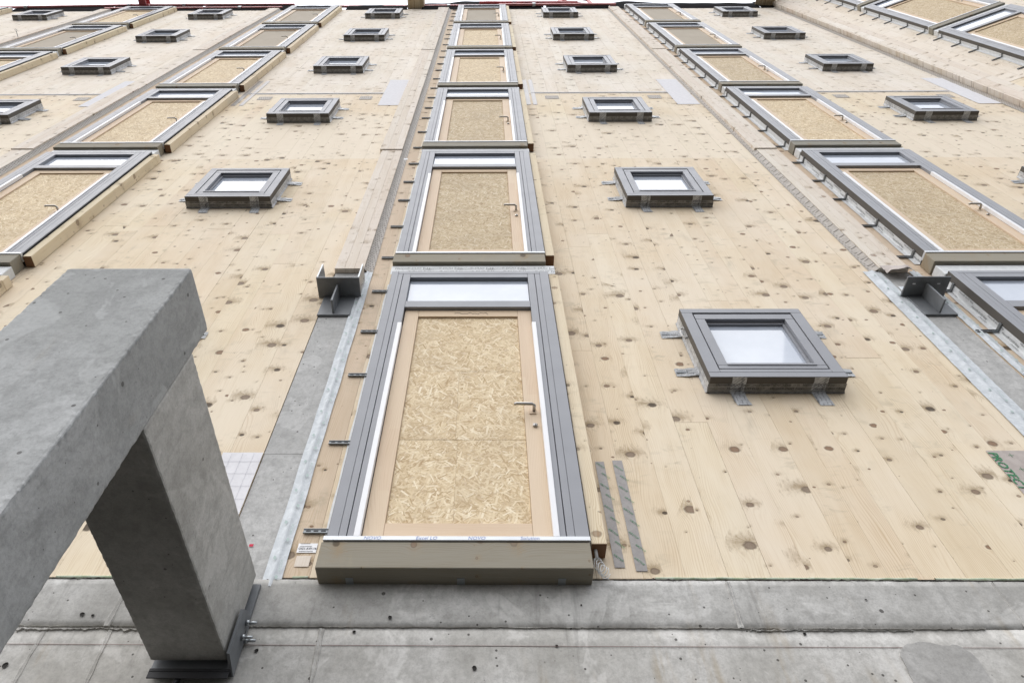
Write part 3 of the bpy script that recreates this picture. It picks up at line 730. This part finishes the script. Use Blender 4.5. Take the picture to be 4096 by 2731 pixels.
for key in (('C', 0), ('B', 1), ('C', 1)):
    r = wins[key]
    for row, y in enumerate((-.055, -.028)):
        for k in range(3):
            lettering('Hanno®-DUO Easy', .024, M['ink'], (.04 + k * .26 + .07 * row, y, -.0065), (R(180), 0, 0), r, shear=.1)
    for x in (.165, .66):
        lettering('Hanno', .022, M['ink'], (x - .02, -.0098, -.105), (R(90), R(-90), 0), r)
        lettering('DUO Easy', .022, M['ink'], (x + .022, -.110, -.0075), (R(180), 0, R(90)), r)
    for z in (.185, .625):
        lettering('DUO Easy', .026, M['ink'], (-.145, -.0135, z - .006), FACE, r)
        lettering('Easy', .024, M['ink'], (SW + .06, -.0125, z - .02), FACE, r)
        lettering('-DUO Easy', .022, M['ink'], (-.140, -.0115, z + .022), FACE, r)

# eye bolt rod, tape patches and printed strips lying on the boards
rod = tube('eye_rod', [(-9.765, 0, 16.86), (-9.755, -.16, 16.86)], .006, M['bracket'], None, 6)
tag(rod, 'thin rod with a ring at its end sticking out of the upper left wall', 'rod')
tube('ring', [(-9.755 + .022 * math.sin(a / 8 * 2 * math.pi), -.182 + .022 * math.cos(a / 8 * 2 * math.pi), 16.86) for a in range(9)], .004, M['bracket'], rod, 5)
def film(name, x0, x1, z0, z1, mat, label, cat, group=None, y=-.004, amp=.0015, parent=None):
    o = sheet(name, lambda u, v: (x0 + (x1 - x0) * u, y - amp * abs(nz(u * 5 + x0, v * 7, z0)) * (1 + u), z0 + (z1 - z0) * v), 10, 14, mat, parent)
    return tag(o, label, cat, group)
GF = 'white film sheets stuck beside the raised strips'
film('film_sheet', -5.85, -5.58, 11.53, 13.07, M['film'], 'long white film sheet left of the left raised strip', 'film', GF)
film('film_sheet', -1.56, -1.226, 11.54, 13.09, M['film'], 'long white film sheet left of the central raised strip', 'film', GF)
film('film_sheet', 2.70, 3.02, 11.54, 13.07, M['film'], 'long white film sheet left of the right raised strip', 'film', GF)
film('film_sheet', 6.92, 7.27, 11.52, 13.07, M['film'], 'translucent white film sheet by the inner corner', 'film', GF)
M['gridline'] = NT('faint_grid_print').fin((.45, .45, .49), .7)
fs_ = film('film_sheet', -1.442, -1.222, 3.57, 4.363, M['film'], 'white sheet with a grey grid behind the concrete tie beam', 'film', GF)
for k in range(8): bar('grid_line', -1.44, -1.224, -.0072, -.0066, 3.66 + k * .09, 3.661 + k * .09, M['gridline'], fs_, 0)
for k in range(3): bar('grid_line', -1.39 + k * .06, -1.389 + k * .06, -.0078, -.0072, 3.58, 4.355, M['gridline'], fs_, 0)
GP = 'small brown perforated patches under the wall joint'
for x0, x1, s_ in ((-3.386, -3.181, 'upper left of the third-row window left of the centre'), (-1.88, -1.70, 'upper right of the third-row window left of the centre'), (.85, 1.05, 'upper left of the third-row window right of the centre'), (2.36, 2.55, 'upper right of the third-row window right of the centre'), (-6.10, -5.9, 'beside the white film of the left raised strip'), (5.08, 5.28, 'upper left of the third-row window right of the right doors'), (6.60, 6.80, 'upper right of the third-row window right of the right doors')):
    film('tape_patch', x0, x1, 11.87, 12.05, M['perf'], 'small perforated brown patch ' + s_, 'patch', GP)
def printed(x0, x1, z0, z1, label, letters=True, tilt=0.):
    o = film('printed_strip', x0, x1, z0, z1, M['airgrey'], label, 'tape', 'grey printed tape strips right of the door columns', amp=.0008)
    if letters:
        n = int((z1 - z0) / .075)
        for k in range(n):
            lettering('AIRSTOP', .0145, M['inkgreen'], (x0 + .002 + (.018 if k % 2 else 0), -.0066, z0 + .07 + k * .075), (R(90), R(48), 0), o)
    return o
printed(.575, .622, 3.612, 4.295, 'grey strip with green lettering right of the lowest central batten')
printed(.668, .720, 3.593, 4.305, 'grey strip with green lettering, second one from the lowest central batten')
printed(.560, .622, 11.55, 13.06, 'grey strip right of the central door column at the wall joint, nearer the batten', False)
printed(.655, .714, 11.55, 13.06, 'grey strip right of the central door column at the wall joint, farther from the batten', False)
printed(-3.67, -3.60, 11.55, 13.05, 'grey strip right of the left door column at the wall joint, nearer the batten', False)
printed(-3.55, -3.49, 11.55, 13.05, 'grey strip right of the left door column at the wall joint, farther from the batten', False)
pp = film('protect_paper', 2.703, 3.16, 3.72, 4.385, M['kraft'], 'brown protective paper with green capital letters at the right edge', 'paper', amp=.001)
lettering('PROTECT', .064, M['inkgreen'], (2.704, -.0075, 4.372), (R(90), R(90), 0), pp, shear=.15, bold=.0008)
for x, z in ((2.80, 4.345), (2.79, 4.24)):
    bar('cross_mark', x, x + .03, -.0072, -.0066, z, z + .0016, M['inkgreen'], pp, 0)
    bar('cross_mark', x + .014, x + .0156, -.0072, -.0066, z - .014, z + .016, M['inkgreen'], pp, 0)
lb = film('paper_label', -.885, -.795, 3.690, 3.744, M['white'], 'white paper label reading OG1-AW-16 beside the lowest central door', 'label', amp=.0005)
lettering('OG1-AW-16', .0155, M['ink'], (-.880, -.0062, 3.708), FACE, lb, bold=.0003)
lettering('BSE Verwaltung Rostock', .006, M['ink'], (-.878, -.0062, 3.728), FACE, lb) if False else None
for k in range(3): bar('small_print', -.876, -.81 - .01 * k, -.0062, -.0056, 3.697 + .0 + k * .016 + (.012 if k else 0), 3.6985 + k * .016 + (.012 if k else 0), M['ink'], lb, 0)
film('tape_remnant', -.878, -.812, 3.612, 3.672, M['board_pale'], 'pale torn patch under the white paper label', 'patch', amp=.0005)
film('tape_remnant', -.962, -.905, 9.195, 9.235, M['white'], 'white paper scrap at the foot of the upper fleece beside the second central door', 'patch', amp=.0005)
film('red_mark', -1.118, -1.098, 3.728, 3.742, M['chalk'], 'small red paint mark on the concrete strip left of the centre', 'mark', amp=0, y=-.001)

# ------------------------------------------------------------------ inner-corner post on the wing
r = empty('corner_board_strip', tuple(WO), 'thick raised board strip with notched edge in the inner corner', 'board', None, AW)
zc = [8.4, 9.49, 12.4, 15.44, 18.3, 21.3]
for a, b in zip(zc[:-1], zc[1:]):
    z = a
    while z < b - .01:
        ze = min(b, z + random.choice((.18, .37, .555)))
        if b - ze < .1: ze = b
        bar('edge_lamella', .02, .052, -.098, .0, z + .004, ze - .004, M['board_pale'], r, .001); z = ze
    for j in range(2): bar('lath', .053 + .11 * j, .162 + .11 * j, -.100, .0, a + .002, b - .002, M['board_pale'], r, .001)
def ctape(x0, x1, y0, y1, label, loc, rz):
    o = sheet('perforated_tape', lambda u, v: (x0 + (x1 - x0) * u, y0 + (y1 - y0) * u - .002 * abs(nz(v * 50, u)), 8.6 + 12.5 * v), 3, 120, M['perf'], loc=loc)
    o.rotation_euler = (0, 0, rz); tag(o, label, 'tape', 'perforated brown tapes along the cover boards')
ctape(7.24, 7.352, -.004, -.012, 'perforated brown tape left of the thick board strip in the inner corner', (0, 0, 0), 0)
ctape(.274, .355, -.014, -.004, 'perforated brown tape on the side wing right of the thick corner strip', tuple(WO), AW)

# ------------------------------------------------------------------ concrete base wall
def conc_block(name, x0, x1, z0, z1, y0, mat, parent, nx, nzz, amp=.0025, seed=0., ragged=0.):
    def fn(u, v):
        x = x0 + (x1 - x0) * u; z = z0 + (z1 - z0) * v
        if v == 1 and ragged: z += ragged * nz(x * 14, seed) 
        if v == 0 and ragged: z += ragged * nz(x * 22, seed + 3) + .4 * ragged * nz(x * 70, seed)
        return (x, y0 + (.007 * (1 - v / .2) if ragged and v < .2 else 0) - amp * nz(x * 3, z * 3, seed) - amp * .5 * nz(x * 13, z * 13, seed), z)
    vs = [fn(i / nx, j / nzz) for j in range(nzz + 1) for i in range(nx + 1)]
    fs = [(j * (nx + 1) + i, j * (nx + 1) + i + 1, (j + 1) * (nx + 1) + i + 1, (j + 1) * (nx + 1) + i) for j in range(nzz) for i in range(nx)]
    n0 = len(vs)
    for i in range(nx + 1):                                   # return edges top and bottom
        vs.append((vs[i][0], y0 + .06, vs[i][2])); 
    for i in range(nx + 1):
        q = vs[nzz * (nx + 1) + i]; vs.append((q[0], y0 + .06, q[2]))
    for i in range(nx):
        fs.append((n0 + i, n0 + i + 1, i + 1, i)); a = nzz * (nx + 1) + i; b = n0 + nx + 1 + i; fs.append((a, a + 1, b + 1, b))
    return mesh(name, vs, fs, mat, parent, smooth=True)
base = empty('concrete_base_wall', (0, 0, 0), 'grey cast concrete base wall below the timber boards', 'wall')
for (a, b, s_) in ((-16, -1.585, 1.), (-1.583, 1.049, 2.), (1.052, 2.215, 3.), (2.218, 7.5, 4.)):
    conc_block('upper_band', a, b, 3.308, 3.536, -.012, M['conc_band'], base, max(40, int((b - a) * 90)), 8, .002, s_, .004)
for (a, b, s_) in ((-16, -1.84, 5.), (-1.838, -1.56, 6.), (-1.558, -.685, 7.), (-.682, 7.5, 8.)):
    conc_block('lower_face', a, b, 2.62, 3.309, -.004, M['conc_wall'], base, max(20, int((b - a) * 12)), 10, .002, s_)
bar('base_core', -16, 7.5, .03, .35, 2.621, 3.53, M['conc_wall'], base, 0)
tag(bar('added_recess_ceiling', -16, 7.5, .351, 6.0, 2.9, 3.2, M['conc_wall'], None, 0), kind='structure')  # unseen open ground floor, added to cut light bounced onto undersides
tag(bar('added_recess_wall', -16, 7.5, 4.5, 4.7, 0, 2.899, M['conc_wall'], None, 0), kind='structure')  # unseen set-back wall of the added recess, lessens bounced light
for k in range(6):
    tag(bar('added_recess_column', -13.6 + k * 4.235 - .15, -13.6 + k * 4.235 + .15, .04, .34, 0, 2.62, M['conc_wall'], None, .01), kind='structure')  # unseen columns of the added ground-floor recess
# raised formwork seams
def ridge(x0, x1, z0, z1, y, label_mat, w_=.012, h=.010, name='formwork_seam'):
    n = 30; vs, fs = [], []
    for i in range(n + 1):
        u = i / n; x = x0 + (x1 - x0) * u; z = z0 + (z1 - z0) * u; k = w_ * (1 + .5 * nz(z * 20, x))
        vs += [(x - k, y + .002, z), (x - k * .35, y - h * (.7 + .6 * nz(z * 30, 5)), z), (x + k * .3, y - h * .25, z), (x + k * .6, y - h * .6, z), (x + k, y + .002, z)]
    for i in range(n):
        for j in range(4): fs.append((i * 5 + j, i * 5 + j + 1, (i + 1) * 5 + j + 1, (i + 1) * 5 + j))
    return mesh(name, vs, fs, label_mat, base)
ridge(1.055, 1.049, 3.53, 3.305, -.012, M['conc_band'], .013, .009)
ridge(2.212, 2.222, 3.53, 3.30, -.012, M['conc_band'], .007, .005)
ridge(-1.580, -1.588, 3.53, 3.305, -.012, M['conc_band'], .014, .006)
ridge(-1.84, -1.832, 3.30, 2.63, -.004, M['conc_wall'], .012, .007)
ridge(-1.565, -1.54, 3.30, 2.63, -.004, M['conc_wall'], .012, .006)
ridge(-.688, -.672, 3.30, 2.63, -.004, M['conc_wall'], .014, .010)
# rough cast joint, mortar squeezed out in lumps
def lumps(name, x0, x1, z, n, amp, depth, mat, parent, seed):
    vs, fs = [], []; N = n
    for i in range(N + 1):
        x = x0 + (x1 - x0) * i / N
        a = z + amp * .5 * nz(x * 9, seed) + amp * .5 * nz(x * 47, seed); th = amp * (.12 + .8 * abs(nz(x * 31, seed + 2)) + .8 * abs(nz(x * 150, seed + 3)))
        d = depth * (.15 + 1.1 * abs(nz(x * 53, seed + 5)) + .8 * abs(nz(x * 190, seed + 7)))
        gate = max(.06, min(1., 1.8 * (nz(x * 2.3, seed + 11) + .28))); th *= gate; d *= gate
        vs += [(x, -.002, a + th * .6), (x, -.012 - d, a + th * .2), (x, -.012 - d * .8, a - th * .3), (x, .003, a - th)]
    for i in range(N):
        for j in range(3): fs.append((i * 4 + j, (i + 1) * 4 + j, (i + 1) * 4 + j + 1, i * 4 + j + 1))
    return mesh(name, vs, fs, mat, parent)
lumps('cast_joint', -3.2, 2.05, 3.306, 2400, .0075, .0018, M['conc_wall'], base, 1.)
lumps('cast_joint', 1.08, 1.75, 3.298, 400, .016, .003, M['conc_band'], base, 4.)
lumps('cast_joint', -1.98, -1.36, 3.292, 400, .018, .004, M['conc_wall'], base, 9.)
lumps('base_mortar', .60, 7.3, 3.541, 900, .014, .010, M['mortar'], base, 12.)
lumps('base_mortar', -.98, .75, 3.540, 300, .010, .005, M['mortar'], base, 15.)
lumps('base_mortar', -3.3, -1.2, 3.540, 260, .012, .006, M['mortar'], base, 19.)
# line snapped in red, tie holes, repair patch
bar('snapped_line', -3.2, 3.2, -.0075, -.0062, 3.2245, 3.2262, NT('faint_red_chalk').fin((.27, .19, .175), .9), base, 0)
HO = NT('tie_hole_shadow'); HOm = HO.fin((.03, .027, .024), .9)
def pit(x, z, r_, y):
    n = 9; vs = [(x + r_ * (1 + .35 * nz(k * 1.3, x * 9)) * math.cos(k / n * 2 * math.pi), y, z + r_ * (1 + .35 * nz(k * 1.7, z * 9)) * math.sin(k / n * 2 * math.pi)) for k in range(n)]
    vs += [(a[0] * .5 + x * .5, y + .0035, a[2] * .5 + z * .5) for a in vs]
    fs = [(k, (k + 1) % n, n + (k + 1) % n, n + k) for k in range(n)] + [tuple(range(n, 2 * n))]
    return mesh('tie_hole', vs, fs, HOm, base)
for x, z, r_, y in ((-.409, 3.348, .009, -.0155), (-.051, 3.130, .010, -.0085), (-1.91, 3.134, .012, -.0085), (-1.713, 3.358, .010, -.0155), (-1.665, 3.352, .007, -.0155), (.40, 3.41, .004, -.0155), (1.30, 3.283, .007, -.009), (.28, 3.225, .006, -.009), (-.55, 3.285, .007, -.009), (-.93, 3.20, .008, -.009), (1.62, 3.44, .005, -.0155)):
    pit(x, z, r_, y)
def patchf():
    import_n = 40; vs = [(1.79, -.013, 3.12)]
    for k in range(import_n):
        a = k / import_n * 2 * math.pi
        rx = .155 * (1 + .18 * nz(math.cos(a) * 1.5, math.sin(a) * 1.5, 3.)); rz_ = .135 * (1 + .22 * nz(math.cos(a) * 2, math.sin(a) * 2, 8.))
        vs.append((1.79 + rx * math.copysign(abs(math.cos(a)) ** .7, math.cos(a)), -.0105, 3.11 + rz_ * math.copysign(abs(math.sin(a)) ** .7, math.sin(a))))
    fs = [(0, 1 + (k + 1) % import_n, 1 + k) for k in range(import_n)]
    n0 = len(vs); vs += [(v[0], .0, v[2]) for v in vs[1:]]
    fs += [(1 + k, 1 + (k + 1) % import_n, n0 + (k + 1) % import_n, n0 + k) for k in range(import_n)]
    return mesh('repair_patch', vs, fs, M['patch'], base)
patchf()
# green foam strips squeezed out under the boards
def foam(x0, x1, label, seed):
    n = int((x1 - x0) * 60) + 6; vs, fs = [], []
    for i in range(n + 1):
        x = x0 + (x1 - x0) * i / n; k = .008 + .006 * nz(x * 8, seed); d = .012 + .005 * nz(x * 12, seed + 1)
        for j in range(7):
            a = -math.pi / 2 + j / 6 * math.pi
            vs.append((x, .002 - d * math.cos(a), 3.553 + k * math.sin(a) + .002 * nz(x * 20, j)))
    for i in range(n):
        for j in range(6): fs.append((i * 7 + j, (i + 1) * 7 + j, (i + 1) * 7 + j + 1, i * 7 + j + 1))
    return tag(mesh('foam_strip', vs, fs, M['foam'], None, smooth=True), label, 'foam strip', 'green foam strips under the timber boards')
foam(.745, 1.90, 'green foam strip at the foot of the boards right of the lowest central door', 1.)
foam(1.98, 2.95, 'green foam strip at the foot of the boards near the right edge', 2.)
foam(-1.93, -1.50, 'green foam strip seen through the gap between pier and tie beam', 3.)
foam(-.87, -.80, 'short green foam piece at the foot of the labelled board', 4.)

# ------------------------------------------------------------------ precast pier and tie beam with steel shoe
def rough_box(name, x0, x1, y0, y1, z0, z1, mat, parent, cell=.03, bev=.014, chip=.004, seed=0., steps=(8, 8, 60)):
    bm = bmesh.new(); bmesh.ops.create_cube(bm, size=1)
    for v in bm.verts: v.co = Vector(((x0 + x1) / 2 + v.co.x * (x1 - x0), (y0 + y1) / 2 + v.co.y * (y1 - y0), (z0 + z1) / 2 + v.co.z * (z1 - z0)))
    bmesh.ops.bevel(bm, geom=bm.edges[:], offset=bev, segments=2, profile=.6, affect='EDGES')
    L = max(x1 - x0, y1 - y0, z1 - z0); ax = [x1 - x0, y1 - y0, z1 - z0].index(L); n = int(L / cell)
    lo = (x0, y0, z0)[ax]
    for k in range(1, n):
        no = [0, 0, 0]; no[ax] = 1; co = [0, 0, 0]; co[ax] = lo + L * k / n
        bmesh.ops.bisect_plane(bm, geom=bm.verts[:] + bm.edges[:] + bm.faces[:], plane_co=co, plane_no=no)
    for a_, (l_, h_) in enumerate(((x0, x1), (y0, y1), (z0, z1))):
        if a_ == ax: continue
        for c_ in (l_ + .022, h_ - .022):
            no = [0, 0, 0]; no[a_] = 1; co = [0, 0, 0]; co[a_] = c_
            bmesh.ops.bisect_plane(bm, geom=bm.verts[:] + bm.edges[:] + bm.faces[:], plane_co=co, plane_no=no)
    for v in bm.verts:
        p = v.co; dx = min(p.x - x0, x1 - p.x); dy = min(p.y - y0, y1 - p.y); dz = min(p.z - z0, z1 - p.z)
        near = sum(d < bev * 1.4 for d in (dx, dy, dz)) >= 2
        a = chip * (1.6 if near else 0)
        q = Vector((nz(p.x * 90 + seed, p.y * 90, p.z * 90), nz(p.x * 90, p.y * 90 + seed + 5, p.z * 90), nz(p.x * 90 + 9, p.y * 90, p.z * 90 + seed)))
        v.co += q * a
    me = bpy.data.meshes.new(name); bm.to_mesh(me); bm.free(); me.materials.append(mat)
    return link(name, me, None, parent)
pier = empty('concrete_pier', (-1.22, -1.36, 0), 'tall square precast concrete pier in the left foreground', 'pier')
o = rough_box('shaft', -1.438, -1.012, -1.483, -1.235, 0, 3.682, M['conc_pier'], None, .014, .010, .0016, 1.)
o.parent = pier; o.location = (1.22, 1.36, 0)
vs, fs = [], []
for i in range(420):
    z = .02 + 3.64 * i / 419; k = .0035 + .0045 * abs(nz(z * 23, 1.)) + .004 * abs(nz(z * 90, 2.))
    if nz(z * 6, 7.) < -.28: k *= .3
    cx_, cy_ = -1.0155 + 1.22, -1.4795 + 1.36
    for a in range(5):
        th = R(-200 + a * 50); vs.append((cx_ + k * math.cos(th) * 1.2, cy_ + k * math.sin(th), z))
for i in range(419):
    for a in range(4): fs.append((i * 5 + a, i * 5 + a + 1, (i + 1) * 5 + a + 1, (i + 1) * 5 + a))
mesh('rough_arris', vs, fs, M['conc_pier'], pier)
tie = empty('concrete_tie_beam', (-1.165, -.65, 3.13), 'horizontal precast concrete beam tying the pier back to the wall', 'beam')
o = rough_box('beam_body', -1.318, -1.014, -1.236, -.052, 3.128, 3.530, M['conc_tie'], None, .014, .009, .0011, 5.)
o.parent = tie; o.location = (1.165, .65, -3.13)
M['shoe_dark'] = grey_metal('near_black_steel', (.03, .03, .033), .6, .1, .3)  # near-black steel colour for the lower shoe plates
shoe = empty('steel_shoe', (-1.165, -.05, 3.1), 'steel shoe with three bolts holding the tie beam to the concrete wall', 'bracket')
def sh(name, x0, x1, y0, y1, z0, z1, mat, parent=shoe, bev=.0015):
    o = bar(name, x0, x1, y0, y1, z0, z1, mat, parent, bev); o.location = o.location - Vector((-1.165, -.05, 3.1)); return o
sh('bottom_plate', -1.308, -.992, -.052, -.0135, 3.085, 3.098, M['shoe_dark'])
sh('back_plate', -1.315, -.992, -.030, -.0145, 3.099, 3.50, M['steel'])
vs_ = [(-.990, -.148, 3.30), (-.990, -.128, 3.104), (-.990, -.016, 3.085), (-.990, -.016, 3.36), (-.990, -.128, 3.36)]
vv = [(a + 1.165, b + .05, c - 3.1) for a, b, c in [(-.999, -.090, 3.325), (-.999, -.135, 3.30), (-.999, -.128, 3.112), (-.999, -.016, 3.085), (-.999, -.016, 3.325)]]
vv2 = [(a + .012, b, c) for a, b, c in vv]
mesh('side_plate', vv + vv2, [(0, 1, 2, 3, 4), (9, 8, 7, 6, 5)] + [(k, (k + 1) % 5 + 0, (k + 1) % 5 + 5, k + 5) for k in range(5)], M['steel'], shoe)
sh('front_lip', -1.308, -.996, -.052, -.046, 3.058, 3.0845, M['shoe_dark'])
sh('stiffener', -1.20, -1.188, -.045, -.0145, 3.0, 3.0845, M['shoe_dark'])
for y, z in ((-.066, 3.285), (-.064, 3.222), (-.022, 3.235)):
    b_ = tube('bolt', [(0, 0, 0), (.045, 0, 0)], .0065, M['zinc'], shoe, 8, (-.987 + 1.165, y + .05, z - 3.1))
    tube('nut', [(0.001, 0, 0), (.014, 0, 0)], .0125, M['zinc'], b_, 6)
sh('dark_recess', -.9865, -.9862, -.045, -.037, 3.252, 3.270, M['ink'], shoe, 0)

# ------------------------------------------------------------------ roof edge: membrane, rails, beams, crane
def membrane(x0, x1, top, label, seed, out=.045):
    def fn(u, v):
        x = x0 + (x1 - x0) * u
        tz = top(x) if callable(top) else top
        tz += .42
        return (x, -.006 - out * math.sin(v * 2.2) - .02 * v * nz(x * 1.7, v * 2, seed), 20.80 + (tz - 20.80) * v + .04 * nz(x * 2.3, seed) * v)
    return tag(sheet('roof_membrane', fn, 70, 6, M['black']), label, 'membrane', 'black membrane flaps along the roof edge')
membrane(-14.6, -12.35, lambda x: 21.12, 'black membrane flap at the top left corner of the roof edge', 1.)
membrane(-12.25, -9.75, lambda x: 21.08 - .07 * math.sin((x + 12.25) * 1.3), 'black membrane flap above the far-left small window', 2.)
membrane(-9.70, -7.4, lambda x: 21.02, 'black membrane flap above the far-left door column', 3.)
membrane(-7.32, -3.75, lambda x: 20.98 + .05 * math.sin(x * 2), 'black membrane flap left of the left door column', 4.)
membrane(-3.62, -2.05, lambda x: 20.98 - .04 * math.sin((x + 3.6) * 2), 'black membrane flap left of the strand board box beam', 5.)
membrane(-1.68, 1.45, lambda x: 21.12 + .50 * math.exp(-((x + .15) / .9) ** 4), 'black membrane hump above the central door column', 6.)
membrane(1.5, 3.12, lambda x: 20.60, 'thin black membrane edge right of the central door column', 7., .05)
membrane(3.15, 6.95, lambda x: 21.02 + .42 * math.exp(-((x - 3.75) / .5) ** 2), 'black membrane flap above the right door column', 8.)
membrane(6.98, 7.8, lambda x: 21.35, 'black membrane scrap in the inner corner at the roof edge', 9., .02)
def rail(x0, x1, y, z0, z1, h, label, mat):
    a = mesh('guard_rail', [(x0, y, z0), (x1, y, z1), (x1, y, z1 + h), (x0, y, z0 + h), (x0, y + .05, z0), (x1, y + .05, z1), (x1, y + .05, z1 + h), (x0, y + .05, z0 + h)],
             [(0, 1, 2, 3), (5, 4, 7, 6), (3, 2, 6, 7), (1, 0, 4, 5), (0, 3, 7, 4), (2, 1, 5, 6)], mat)
    tag(a, label, 'rail', 'red guard rails above the roof edge')
    k = x0 + .9
    while k < x1 - .3:
        zz = z0 + (z1 - z0) * (k - x0) / (x1 - x0)
        bar('rail_clamp', k - .04, k + .04, y - .012, y + .06, zz - .03, zz + h + .03, M['flash'], a, .002); k += 2.6
    return a
rail(-12.9, -8.9, -.09, 21.02, 21.37, .10, 'upper red rail rising from the top left corner', M['redpale'])
rail(-8.85, -5.05, -.09, 21.33, 21.30, .10, 'upper red rail between the red beam and the left door column', M['redpale'])
rail(-5.10, -2.1, -.05, 21.20, 21.18, .10, 'upper red rail left of the strand board box beam', M['redpale'])
rail(-9.9, -5.3, -.06, 20.98, 21.0, .08, 'lower red rail left of the left door column', M['redpale'])
rail(-1.9, .9, -.06, 21.12, 21.15, .12, 'red rail behind the membrane hump over the central door column', M['redpale'])
rail(.3, 3.3, -.10, 21.02, 20.98, .11, 'lower red rail right of the central door column', M['redpale'])
rail(-.2, 2.35, -.12, 21.28, 21.24, .10, 'upper red rail right of the central door column', M['red'])
rb = empty('red_beam', (-9.1, 0, 21.3), 'dark red beam jutting out over the far-left door column', 'beam')
bar('bottom_flange', -.02, .17, -1.6, -.05, 0, .02, M['red'], rb); bar('web', .07, .085, -1.6, -.05, .02, .26, M['red'], rb); bar('top_flange', -.02, .17, -1.6, -.05, .26, .28, M['red'], rb)
ob = empty('strand_board_box_beam', (-2.05, 0, 21.0), 'box beam clad in brown strand board jutting out at the roof edge', 'beam')
for nm, a in (('bottom_board', (0, .42, -1.6, .04, 0, .02)), ('side_board', (0, .02, -1.6, .04, .021, .40)), ('side_board', (.40, .42, -1.6, .04, .021, .40)), ('top_board', (0, .42, -1.6, .04, .401, .42))):
    bar(nm, *a, M['osb'], ob, .001)
ob2 = empty('roof_corner_boards', (6.9, 0, 21.05), 'loose strand board and laths over the roof edge at the inner corner', 'boards')
bar('strand_board', 0, .50, -1.2, -.02, .05, .075, M['osb_brown'], ob2, .001)
for k in range(3):
    o = bar('lath', .58 + k * .07, .61 + k * .07, -1.0, -.02, .02, .10, M['batten'], ob2, .001); o.rotation_euler = (0, .1 * k, .12)
# lattice mast of a crane standing on the roof side
cr = empty('crane_mast', (3.4, 1.6, 21.0), 'red lattice mast of a crane above the roof edge', 'crane')
for x in (-.55, .55):
    for y in (-.5, .5): bar('mast_leg', x - .05, x + .05, y - .05, y + .05, 0, 16, M['red'], cr, .002)
for k in range(14):
    z = .4 + k * 1.1
    for y in (-.5, .5):
        tube('lattice_bar', [(-.55, y, z), (.55, y, z + 1.1) if k % 2 else (.55, y, z)], .03, M['red'], cr, 5)
        tube('lattice_bar', [(.55, y, z), (-.55, y, z + 1.1)], .03, M['red'], cr, 5)
